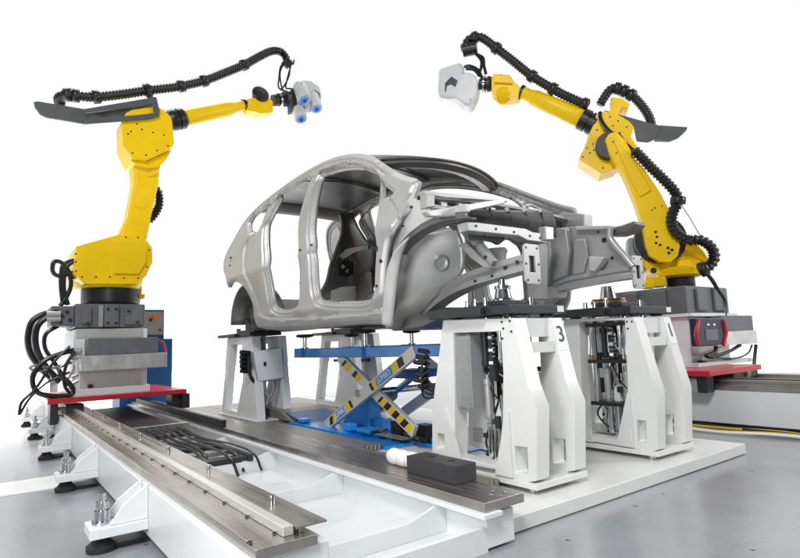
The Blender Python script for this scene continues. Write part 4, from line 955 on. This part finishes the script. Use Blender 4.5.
def pdist(P, poly):
    d = np.full(len(P), 1e9); n = len(poly)
    for i in range(n):
        a = poly[i]; b = poly[(i + 1) % n]; ab = b - a; l2 = max(ab @ ab, 1e-12)
        t = np.clip(((P - a) @ ab) / l2, 0, 1); q = a + t[:, None] * ab
        d = np.minimum(d, np.hypot(*(P - q).T))
    return d
ST = .018
LO = smoothloop(OUT, ST); LH = [smoothloop(h, ST) for h in (FD, RD, QW, TR)]; LS = smoothloop(SHUT, .03)
gy = np.arange(LO[:, 0].min(), LO[:, 0].max(), .03); gz = np.arange(LO[:, 1].min(), LO[:, 1].max(), .03)
GP = np.array([(y + (.015 if j % 2 else 0), z) for j, z in enumerate(gz) for y in gy])
def offs(lp, ds):
    t = np.roll(lp, -1, 0) - np.roll(lp, 1, 0); t /= np.maximum(np.hypot(*t.T), 1e-9)[:, None]; nn = np.stack([-t[:, 1], t[:, 0]], 1)
    out = []
    for d in ds:
        for sg in (1, -1):
            q = lp + nn * d * sg
            out.append(q[np.abs(pdist(q, lp) - d) < d * .12])
    return out
RINGS = (.009, .016, .024, .032, .040, .050, .060, .072)
RP_ = np.concatenate([q for lp in [LO] + LH[:3] + [LH[3]] for q in offs(lp, RINGS)] + offs(LS, (.002, .010, .018, .026)))
GP = GP[np.minimum.reduce([pdist(GP, lp) for lp in [LO] + LH]) > .088]; GP = GP[pdist(GP, LS) > .04]
# thin the ring points so that no two crowd each other
keepr = []; cell = {}
for q in RP_:
    k = (int(q[0] // .012), int(q[1] // .012))
    if any((q[0] - r_[0]) ** 2 + (q[1] - r_[1]) ** 2 < .0075 ** 2 for i_ in (-1, 0, 1) for j_ in (-1, 0, 1) for r_ in cell.get((k[0] + i_, k[1] + j_), ())): continue
    cell.setdefault(k, []).append(q); keepr.append(q)
GP = np.concatenate([np.array(keepr), GP])
ok = pin(GP, LO)
for h in LH: ok &= ~pin(GP, h)
ok &= pdist(GP, LO) > .0075
for h in LH: ok &= pdist(GP, h) > .0075
GP = GP[ok]
pts = []; eds = []
for lp in [LO] + LH:
    s_ = len(pts); pts += [Vector(p) for p in lp]; eds += [(s_ + i, s_ + (i + 1) % len(lp)) for i in range(len(lp))]
pts += [Vector(p) for p in GP]
vo, eo, fo, *_ = geometry.delaunay_2d_cdt(pts, eds, [], 0, 1e-7)
VO = np.array([(v.x, v.y) for v in vo]); FO = np.array([f for f in fo])
CE = VO[FO].mean(axis=1); keep = pin(CE, LO)
for h in LH: keep &= ~pin(CE, h)
FO = FO[keep]
dS = pdist(VO, LS); inS = pin(VO, LS)
sd = np.where(inS, dS, -dS); rec = np.clip((sd - .002) / .016, 0, 1); rec = rec * rec * (3 - 2 * rec)
dH = np.minimum.reduce([pdist(VO, h) for h in LH[:3]]); dT = pdist(VO, LH[3]); dO = pdist(VO, LO)
def ss(a, b_, v):
    t = np.clip((v - a) / (b_ - a), 0, 1); return t * t * (3 - 2 * t)
roofz = ss(1.72, 1.80, VO[:, 1])
lip = .018 * (1 - ss(.016, .025, dH)) + .014 * (1 - ss(.010, .02, dT)) + .012 * (1 - ss(.009, .018, dO))
bead = -.014 * ss(.040, .052, dH) * ss(.0, .02, sd) + .012 * np.exp(-((dO - .046) / .007) ** 2) * roofz
XV = np.array([xs(y, z) for y, z in VO]) + .032 * rec + lip + bead
for mirror in (0, 1):
    b = MB()
    V = [b.bm.verts.new(((2 * XC - x) if mirror else x, p[0], p[1])) for x, p in zip(XV, VO)]
    for f in FO:
        q = [V[i] for i in f]; b._f(q)
    loose = [v for v in b.bm.verts if not v.link_faces]; bmesh.ops.delete(b.bm, geom=loose, context='VERTS')
    bmesh.ops.recalc_face_normals(b.bm, faces=b.bm.faces)
    b.bm.faces.ensure_lookup_table()
    sx = sum(f.normal.x for f in b.bm.faces)
    if (sx > 0) != bool(mirror): bmesh.ops.reverse_faces(b.bm, faces=b.bm.faces)
    # spot welds along the opening flanges
    b.mi = 1
    for hl in LH[:3]:
        nn_ = len(hl)
        for i in range(0, nn_, 3):
            tt = hl[(i + 1) % nn_] - hl[i - 1]; tt /= max(np.hypot(*tt), 1e-9); q = hl[i] + np.array([-tt[1], tt[0]]) * .008
            if pin(q[None], hl)[0]: q = hl[i] - np.array([-tt[1], tt[0]]) * .008
            k = np.argmin((VO[:, 0] - q[0]) ** 2 + (VO[:, 1] - q[1]) ** 2); xv = XV[k] - .0012
            ring = [b.bm.verts.new(((2 * XC - xv) if mirror else xv, q[0] + .0042 * math.cos(a), q[1] + .0042 * math.sin(a))) for a in [c * math.pi / 3 * (1 if mirror else -1) for c in range(6)]]
            b._f(ring)
    o = b.build('side_panel', ['body', 'dark'], car, solid=.026, ang=32, recalc=False)
# holes drawn as small dark punched holes along pillars
b = MB()
def punch(mb, px, py, r, depth=.004):
    p = near(px, py); x = p.x + .034; 
    mb.cyl((x - .012, p.y, p.z), (x + .03, p.y, p.z), r, seg=12)
# roof skin
edge = [near(*p) for p in ((258, 205.4), (265, 199.3), (274.1, 192), (284, 184.6), (295.6, 176.7), (305, 170.8), (315.3, 165), (323, 161.2), (330.8, 158), (337, 156.2), (343.3, 154.7), (354, 153.6), (365, 154.4), (372, 156.5))]
rows = []
NW = 25
for i, e in enumerate(edge):
    t = i / (len(edge) - 1); r = []
    for k in range(NW):
        w = -1 + 2 * k / (NW - 1); s = 1 - w * w
        r.append((XC + w * (XC - e.x - .02), e.y - .16 * s * t ** 4 + .10 * s * (1 - t) ** 4, e.z - .012 + .055 * s * (.4 + .6 * math.sin(math.pi * min(1, .25 + .6 * t)))))
    rows.append(r)
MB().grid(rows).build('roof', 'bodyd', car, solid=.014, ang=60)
def across(name, ctr, sect, bow, m_, crown=.0, w0=None, nw=17, parent=None):
    """beam across the car: ctr (x at near end, y, z); sect list of (dy,dz)"""
    rows = []
    for k in range(nw):
        w = -1 + 2 * k / (nw - 1); s = 1 - w * w; x = XC + w * (XC - ctr[0])
        rows.append([(x, ctr[1] + a - bow * s, ctr[2] + c + crown * s) for a, c in sect] + [(x, ctr[1] + sect[0][0] - bow * s, ctr[2] + sect[0][1] + crown * s)])
    return MB().grid(rows).build(name, m_, parent or car, ang=40)
e = edge[-1]
across('roof_header', (e.x + .03, e.y + .015, e.z - .02), [(0, 0), (.13, .012), (.13, -.035), (.05, -.055), (0, -.03)], .16, 'bodyd', .045)
er = edge[0]
across('roof_header', (er.x + .03, er.y - .02, er.z - .03), [(0, .01), (-.16, .05), (-.16, .02), (-.08, -.04), (0, -.05)], -.10, 'bodyd', .04)
for i_ in (4, 8): 
    ee = edge[i_]; across('roof_bow', (ee.x + .04, ee.y, ee.z - .035), [(-.03, 0), (.03, 0), (.03, -.015), (-.03, -.015)], 0, 'bodyd', .05)
# floor pan, rockers, rear panel, tunnel
zf = .965
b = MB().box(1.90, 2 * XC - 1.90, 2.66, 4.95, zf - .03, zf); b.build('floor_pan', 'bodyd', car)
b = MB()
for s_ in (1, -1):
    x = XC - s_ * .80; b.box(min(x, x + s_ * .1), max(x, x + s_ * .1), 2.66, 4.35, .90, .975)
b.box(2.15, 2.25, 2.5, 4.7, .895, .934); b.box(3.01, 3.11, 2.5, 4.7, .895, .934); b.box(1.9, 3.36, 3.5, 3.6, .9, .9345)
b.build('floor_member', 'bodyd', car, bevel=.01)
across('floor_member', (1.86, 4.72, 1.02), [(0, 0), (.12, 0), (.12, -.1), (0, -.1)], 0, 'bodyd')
across('rear_panel', (1.98, 5.02, 1.12), [(0, -.16), (.03, .06), (.0, .10), (-.05, .10), (-.04, -.16)], -.05, 'body')
across('rear_seat_member', (1.84, 4.25, 1.03), [(0, .04), (.2, .05), (.22, -.07), (0, -.07)], 0, 'bodyd')
for s_ in (1, -1):
    wc_ = near(238, 322)
    c = Vector((XC - s_ * .80, wc_.y - .02, .98)); b = MB()
    rows = []
    for i in range(19):
        a = math.pi * (i / 18) ; rr = .34
        rows.append([(c.x + s_ * dx, c.y + math.cos(a) * rr * f, c.z + math.sin(a) * rr * f) for dx, f in ((-.01, 1.0), (.14, .99), (.22, .95), (.25, .86), (.26, .5), (.26, .05))])
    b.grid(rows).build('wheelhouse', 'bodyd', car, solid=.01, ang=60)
def tail(px, py, f=0.):
    """point of the far tailgate frame, kept inside the far side panel"""
    p = onp(px, py, (0, 5.42, 1.5), (0, .86, .50)); lim = 2 * XC - xs(p.y, p.z) - .07
    if p.x > lim: p = atx(px, py, lim)
    return p + (EYE - p) * f
Lr = ((341, 214), (342.5, 224), (341.5, 236), (337, 249), (331, 265), (326.5, 283), (316, 300)); Rr = ((352, 212), (359, 228), (367, 240), (376, 248), (375, 266), (374, 285), (373, 304))
rows = [[tail(l[0] + (r[0] - l[0]) * k / 10, l[1] + (r[1] - l[1]) * k / 10) for k in range(11)] for l, r in zip(Lr, Rr)]
MB().grid(rows).build('inner_quarter', 'bodyd', car, solid=.015, ang=60)
MB().tube(crom([tail(*q, .002) for q in Lr], 5), .022, 10).build('opening_flange', 'bodyd', car, ang=60)
def tp_(name, pts, m_, d=-.02, bv=.006):
    MB().prism([tail(*q, .006) for q in pts], (.4 * d, .8 * d, 0)).build(name, m_, car, bevel=bv)
tp_('speaker_opening', ((338, 268), (342, 263), (350, 260), (353, 262), (353, 274), (347, 277), (340, 276)), 'ink', -.005, 0)
for q in ((343, 267), (347.5, 271.5)):
    tp_('speaker_bracket', ((q[0] - 2.2, q[1]), (q[0], q[1] - 2.6), (q[0] + 2.4, q[1]), (q[0], q[1] + 2.4)), 'bodyl', -.03)
tp_('slot', ((343.8, 294), (347.5, 293.5), (347.5, 301), (344, 301)), 'ink', -.03, 0)
tp_('stiffener', ((339, 256), (345, 250), (353, 248), (361, 246), (368, 246), (368, 250), (354, 253), (343, 260)), 'body', -.05)
tp_('stiffener', ((331, 291), (341, 287), (356, 286), (356, 303), (330, 303)), 'body', -.025)
tp_('wheelhouse_bulge', ((354, 303), (357, 288), (361, 276), (366, 271), (371, 273), (372, 303)), 'bodyd', -.14, .03)
# ---- front end
def P3(px, py, ax, v): return {'x': atx, 'y': aty, 'z': atz}[ax](px, py, v)
def plate(name, pts, ax, v, th, m_, holes=(), bevel=.006):
    pl_ = [P3(px, py, ax, v) for px, py in pts]; hs = [[P3(px, py, ax, v) for px, py in h] for h in holes]
    e_ = {'x': (th, 0, 0), 'y': (0, th, 0)}[ax]
    return MB().ring(pl_, hs, e_).build(name, m_, car, bevel=bevel)
# hinge-pillar top / fender flange
XA = 1.87
plate('pillar_panel', [(392, 205), (408, 199.5), (418, 181), (417, 188), (413, 199), (432, 204), (449, 207), (466, 203.5), (466, 212), (452, 213), (436, 216.5), (421, 224), (408, 234), (398, 246), (392, 258), (388, 262), (385, 250), (388, 230)], 'x', XA - .03, .03, 'bodyl')
plate('pillar_panel', [(384, 258), (391, 250), (388, 268), (386, 300), (387, 322), (383, 322), (382, 302)], 'x', XA - .015, .04, 'bodyl')
# wheel arch rim
rim_o = [(398, 249), (403, 242), (409, 235.5), (418, 228), (432, 220), (450, 214.5), (468, 212.5)]
b = MB(); rows = []
for px, py in [tuple(p)[:2] for p in crom([(x, y, 0) for x, y in rim_o], 5)]:
    p = atx(px, py, XA - .02); rows.append([p, p + Vector((.0, 0, -.02)), p + Vector((.02, -.003, -.022)), p + Vector((.05, -.006, -.022))])
b.grid(rows).build('wheel_arch', 'bodyd', car, solid=.012, ang=60)
# bright flange strip and inner wheelhouse skin
def loft(name, A_, B_, m_, n=10, bulge=0., th=.012):
    A_ = crom(A_, 5); B_ = crom(B_, 5); rows = []
    for a_, b_ in zip(A_, B_):
        rows.append([a_.lerp(b_, k / n) + Vector((bulge * math.sin(math.pi * k / n), 0, 0)) for k in range(n + 1)])
    return MB().grid(rows).build(name, m_, car, solid=th, ang=60)
loft('wheelhouse_flange', [atx(x, y, 1.79) for x, y in ((394, 252), (388.5, 268), (386, 285), (384, 305), (382.5, 324))], [atx(x, y, 1.83) for x, y in ((409, 236), (401.5, 256), (397.5, 280), (395, 303), (392, 327))], 'label2', 4, -.008)
loft('wheelhouse', [atx(x, y, 1.93) for x, y in ((409, 236), (401, 258), (397, 283), (394, 305), (391, 327))], [atx(x, y, v) for x, y, v in ((456, 226, 2.10), (464, 245, 2.12), (463, 272, 2.12), (440, 292, 2.10), (405, 328, 2.05))], 'body', 14, .02)
plate('arch_liner', [(409, 234), (424, 225), (441, 219), (462, 216), (457, 224), (440, 227), (424, 235), (412, 245)], 'x', 1.93, .02, 'bodyd')
c = atx(441, 263, 2.045); MB().lathe(c, (-1, -.35, 0), [(-.03, .05), (.0, .045), (.008, .03), (.004, .014)], 20).build('boss', 'body', car, ang=50)
p = atx(432, 257, 2.0); 
b = MB(); p = atx(432, 256.5, 2.0); b.cyl(p + Vector((.028, 0, 0)), p + Vector((.06, 0, 0)), .014, seg=14); b.build('plug', 'label', car)
# near longitudinal rail with kick-down
def boxrail(name, pts, hw, hh, m_, v):
    P_ = [atx(x, y, v) for x, y in pts]; P_ = resample(crom(P_, 8), .04)
    b = MB(); rows = []
    for i, p in enumerate(P_):
        t = (P_[min(i + 1, len(P_) - 1)] - P_[max(i - 1, 0)]).normalized(); n = Vector((1, 0, 0)).cross(t)
        r = [p + Vector((a, 0, 0)) + n * c for a, c in ((-hw, -hh), (-hw, -hh * .3), (-hw + .008, 0), (-hw, hh * .3), (-hw, hh), (hw, hh), (hw, -hh))]; rows.append(r + [r[0]])
    return b.grid(rows).build(name, m_, car, ang=30)
boxrail('front_rail', [(532, 262.5), (515, 267), (497, 272.5), (478, 278.5), (460, 286), (442, 297), (424, 312), (408, 322), (390, 323)], .05, .040, 'body', 2.14)
def endplate(px, py, v, w, h_):
    p = atx(px, py, v); b = MB(); o_ = [p + Vector((a * w, 0, c * h_)) for a, c in ((-.5, -.42), (-.38, -.5), (.38, -.5), (.5, -.42), (.5, .42), (.38, .5), (-.38, .5), (-.5, .42))]
    hh = [p + Vector((a * w * .18, 0, c * h_ * .20)) for a, c in ((-1, -1), (1, -1), (1, 1), (-1, 1))]
    b.ring(o_, [hh], (0, .012, 0)); 
    o = b.build('end_plate', 'body', car, bevel=.002)
    MB().box(p.x - w * .2, p.x + w * .2, p.y + .0125, p.y + .02, p.z - h_ * .22, p.z + h_ * .22).build('opening', 'ink', o)
    b = MB()
    for a, c in ((-.35, -.4), (.35, -.4), (-.35, .4), (.35, .4), (-.4, 0), (.4, 0)): q = p + Vector((a * w, 0, c * h_)); MB().cyl(q + Vector((0, -.002, 0)), q + Vector((0, .004, 0)), .006, seg=8).build('bolt_hole', 'ink', o)
endplate(532.5, 264, 2.14, .115, .20); 
boxrail('front_rail', [(636, 272), (612, 275.5), (590, 279.5), (568, 284), (554, 290), (541, 299), (526, 309), (510, 316), (488, 322)], .05, .038, 'body', 3.13)
b = MB(); b.prism([atx(x, y, 3.07) for x, y in ((520, 300), (545, 284), (557, 288), (556, 298), (548, 300), (540, 308), (522, 311))], (.12, 0, 0)); b.build('rail_reinforcement', 'body', car, bevel=.008)
endplate(638.5, 272, 3.13, .115, .20)
# near suspension strut brace, cup and upper apron
b = MB(); bpts = [(455, 216), (466, 228), (476, 241), (486, 255), (492, 263)]
b.prism([atx(x, y, 2.06) for x, y in ((452, 215), (462, 214), (470, 226), (481, 243), (494, 260), (490, 266), (482, 262), (468, 244), (457, 228))], (.03, 0, 0)); b.build('strut_brace', 'body', car, bevel=.006)
b = MB(); b.prism([atx(x, y, 2.04) for x, y in ((458, 245), (466, 241), (485, 262), (490, 268), (484, 268), (470, 258))], (.10, 0, 0)); b.build('strut_brace', 'body', car, bevel=.006)
c = atx(492, 253, 2.2); MB().lathe(c, (-.1, 0, 1), [(-.05, .07), (-.02, .075), (.0, .085), (.02, .075), (.024, .04)], 24).build('strut_cup', 'body', car, ang=40)
# cross bar above the engine bay opening, from near rail to far apron
YD = 2.02
plate('dash_bar', [(466, 221.5), (480, 222.5), (507, 226), (526, 228.5), (533, 232), (552, 234), (552, 241), (546, 243), (528, 240.5), (519, 236), (468, 231)], 'y', YD - .07, .07, 'body')
plate('dash_bar', [(545, 226), (554, 227), (554, 240), (546, 240)], 'y', YD - .09, .05, 'body')
# scalloped lower dash flange with arches
plate('dash_panel', [(468, 229), (540, 240), (548, 246), (548, 300), (528, 300), (524, 252), (520, 245), (512, 239.5), (506, 239.5), (500, 244.5), (494, 241.5), (486, 240.5), (478, 243.5), (474, 247), (468, 240)], 'y', YD + .02, .03, 'bodyd')
# dark sloping dash under the cowl
def quad(name, pts, m_, th=.015):
    return MB().grid([[pts[0], pts[0].lerp(pts[1], .5), pts[1]], [pts[0].lerp(pts[3], .5), (pts[0] + pts[1] + pts[2] + pts[3]) / 4, pts[1].lerp(pts[2], .5)], [pts[3], pts[3].lerp(pts[2], .5), pts[2]]]).build(name, m_, car, solid=th)
quad('dash_upper', [aty(430, 208, YD + .02), aty(552, 211, YD + .06), aty(556, 236, YD + .24), aty(452, 228, YD + .22)], 'bodyd')
b = MB()
for k in range(6):
    f = .12 + k * .15
    a_ = aty(430, 208, YD + .02).lerp(aty(552, 211, YD + .06), f); c_ = aty(452, 228, YD + .22).lerp(aty(556, 236, YD + .24), f)
    b.tube([a_ + Vector((0, -.008, 0)), c_ + Vector((0, -.008, 0))], .014, 8)
b.build('dash_rib', 'bodyd', car)
plate('apron_bar', [(425, 211), (446, 207.8), (466, 204.5), (486, 201), (504, 199.5), (506, 203), (488, 207), (468, 211), (464, 216), (430, 216)], 'y', YD - .03, .04, 'bodyl')
plate('apron_bar', [(424, 190), (445, 193), (470, 196), (508, 200.5), (508, 202), (470, 199), (445, 197.5), (424, 194)], 'y', YD + .08, .05, 'body')
plate('cowl_box', [(426, 193), (435, 195), (435, 207), (426, 208)], 'y', YD + .05, .05, 'body')
# cowl across the windscreen base
cn = near(416, 182)
across('cowl', (cn.x + .06, cn.y + .10, cn.z - .045), [(0, .012), (-.05, .0), (-.06, -.02), (-.01, -.028)], .06, 'body', .0)
across('cowl', (cn.x + .08, cn.y + .16, cn.z - .06), [(0, .01), (-.06, -.005), (-.06, -.12), (.0, -.12)], .06, 'bodyd', .0)
for k in range(9):
    w_ = -.75 + .19 * k; p = Vector((XC + w_ * (XC - cn.x - .08), cn.y + .085 - .06 * (1 - w_ * w_), cn.z - .10))
    MB().box(p.x - .03, p.x + .02, p.y - .018, p.y + .01, p.z - .03 - .02 * (k % 3), p.z + .03).build('bracket', ('body', 'bodyl', 'bodyd')[k % 3], car, bevel=.004)
# far shock tower and apron
XT = 3.08
b = MB(); Po = [(541, 229), (580, 226), (612, 225.5), (609, 240), (618, 248), (628, 262), (634, 268), (600, 273), (566, 278), (545, 287), (540, 262)]
b.prism([atx(x, y, XT + .04) for x, y in Po], (.03, 0, 0)); b.build('apron_panel', 'body', car, bevel=.008)
for pl_, dz in ((((541, 231), (549, 229), (551, 255), (546, 285), (541, 287)), -.10), (((551, 229), (566, 227), (569, 250), (566, 277), (551, 283)), -.055), (((573, 240), (585, 238), (588, 256), (582, 274), (572, 276)), -.025)):
    b = MB(); b.prism([atx(x, y, XT + .04 + dz) for x, y in pl_], (-dz - .001, 0, 0)); b.build('shock_tower', 'body', car, bevel=.018, seg=3)
b = MB(); b.prism([atx(x, y, XT - .0) for x, y in ((575, 226), (612, 225.5), (611.5, 229), (576, 230))], (.045, 0, 0)); b.build('apron_flange', 'bodyl', car, bevel=.004)
for px, py, r_ in ((556, 236, .008), (604, 240, .016), (598, 232, .007), (577, 262, .012), (582, 250, .007), (546, 250, .010), (612, 258, .010)):
    p = atx(px, py, XT - .07); q = atx(px, py, XT + .036)
    MB().cyl(q - Vector((.003, 0, 0)), q + Vector((.01, 0, 0)), r_, seg=12).build('punched_hole', 'ink', car)
b = MB(); b.tube(crom([atx(x, y, XT - .0) for x, y in ((610, 228), (610, 238), (616, 247), (625, 257), (633, 267))], 6), .022, 10); b.build('apron_flange', 'body', car, ang=60)
b = MB(); p = atx(597, 262, XT - .06); b.prism([atx(x, y, XT - .04) for x, y in ((588, 256), (604, 257), (600, 264), (594, 272), (589, 271))], (.06, 0, 0)); b.build('engine_mount', 'bodyl', car, bevel=.008)
b = MB(); b.prism([atx(x, y, 3.135) for x, y in ((605, 236), (611, 227), (620, 225.5), (634, 220.5), (636, 224), (630, 231), (617, 235.5))], (.12, 0, 0)); b.build('apron_end', 'bodyd', car, bevel=.012)
b = MB(); b.prism([atx(x, y, 3.3) for x, y in ((556, 216), (562, 212), (584, 214), (584, 226), (556, 228))], (.1, 0, 0)); b.build('cowl_end', 'body', car, bevel=.008)
for px, py, v, r_ in ((411, 207, 1.835, .008), (392, 216, 1.83, .007), (437, 211, 1.835, .006), (452, 209, 1.835, .007), (403, 226, 1.835, .006), (457, 221, 2.055, .012), (470, 236, 2.055, .008), (485, 257, 2.055, .008), (505, 268, 2.088, .010), (492, 276, 2.088, .007), (475, 281, 2.088, .008), (517, 262, 2.088, .009)):
    q = atx(px, py, v); MB().cyl(q - Vector((.003, 0, 0)), q + Vector((.02, 0, 0)), r_, seg=10).build('punched_hole', 'ink', car)
for px, py in ((476, 226), (496, 229), (514, 232), (530, 236), (540, 238), (486, 235), (505, 238)):
    q = aty(px, py, YD - .07); MB().cyl(q - Vector((0, .003, 0)), q + Vector((0, .01, 0)), .007, seg=10).build('punched_hole', 'ink', car)
# underbody members visible below the sill
b = MB(); b.prism([atx(x, y, 2.0) for x, y in ((384, 321), (412, 316), (440, 309), (445, 316), (420, 328), (392, 331))], (.5, 0, 0)); b.build('toe_board', 'bodyd', car, bevel=.01)
# punched holes on pillars (dark)
b = MB()
for px, py, r in ((311, 182, .012), (304, 208, .010), (306.5, 245, .014), (298, 250, .012), (299, 252, .01), (296.3, 283, .018), (372.5, 249, .018), (372.5, 247, .014), (378, 261, .016), (374, 286, .012), (389, 217, .012), (230.6, 262, .02), (231, 258, .02), (230, 266, .02)):
    p = near(px, py); xv = XV[np.argmin((VO[:, 0] - p.y) ** 2 + (VO[:, 1] - p.z) ** 2)]; MB().cyl((xv - .003, p.y, p.z), (xv + .03, p.y, p.z), r * .7, seg=12).build('punched_hole', 'ink', car)

# ================================================================= CAMERA, LIGHT, WORLD
cam = bpy.data.cameras.new('camera'); co = bpy.data.objects.new('camera', cam); COL.objects.link(co)
cam.sensor_fit = 'HORIZONTAL'; cam.sensor_width = 36; cam.lens = Fp / 800 * 36; cam.clip_start = .05; cam.clip_end = 400
# rows of the world->camera basis
xr = Vector((_v.x, _u.x, _w.x)); yd = Vector((_v.y, _u.y, _w.y)); zf_ = Vector((_v.z, _u.z, _w.z))
co.matrix_world = Matrix(((xr.x, -yd.x, -zf_.x, 0), (xr.y, -yd.y, -zf_.y, 0), (xr.z, -yd.z, -zf_.z, H), (0, 0, 0, 1)))
SC.camera = co
def area(name, loc, target, sx, sy, power, col=(1, 1, 1)):
    l = bpy.data.lights.new(name, 'AREA'); l.shape = 'RECTANGLE'; l.size = sx; l.size_y = sy; l.energy = power; l.color = col
    o = bpy.data.objects.new(name, l); COL.objects.link(o); o.location = loc
    o.rotation_euler = (Vector(target) - Vector(loc)).to_track_quat('-Z', 'Y').to_euler(); return o
area('softbox_key', (-2.5, -1.5, 6.0), (2.2, 3.5, .8), 1.8, 1.8, 380)
area('added_front_fill', (-1.0, .8, 1.3), (1.9, 2.3, 1.2), 1.0, 1.0, 42)  # unseen lamp, added to brighten the hinge pillar and car front
area('softbox_right', (7.5, -2.0, 3.5), (3.2, 3.0, .8), 1.5, 2.5, 190)
area('added_floor_fill', (5, 18, 15), (5, 18, 0), 40, 16, 9000).data.spread = math.radians(75)  # unseen overhead lamp, added to push the far floor to white
w = bpy.data.worlds.new('World'); SC.world = w; w.use_nodes = True
nt = w.node_tree; bg = nt.nodes['Background']; N = nt.nodes.new; L = nt.links.new
# white studio cyclorama behind the set, dimmer hall behind the photographer
tc = N('ShaderNodeTexCoord'); dp = N('ShaderNodeVectorMath'); dp.operation = 'DOT_PRODUCT'; dp.inputs[1].default_value = (.594, .797, .12)
L(tc.outputs['Generated'], dp.inputs[0])
rm = N('ShaderNodeValToRGB'); e = rm.color_ramp.elements; e[0].position = .34; e[0].color = (.13, .135, .15, 1); e[1].position = .62; e[1].color = (1.03, 1.03, 1.03, 1)
mr = N('ShaderNodeMapRange'); mr.inputs['From Min'].default_value = -1; mr.inputs['From Max'].default_value = 1
L(dp.outputs['Value'], mr.inputs['Value']); L(mr.outputs[0], rm.inputs['Fac']); L(rm.outputs['Color'], bg.inputs['Color'])
bg.inputs['Strength'].default_value = 1.0
SC.view_settings.view_transform = 'Standard'; SC.view_settings.look = 'None'; SC.view_settings.gamma = 1; SC.view_settings.exposure = 0
SC.render.engine = 'CYCLES'; SC.cycles.max_bounces = 8; SC.cycles.use_denoising = True
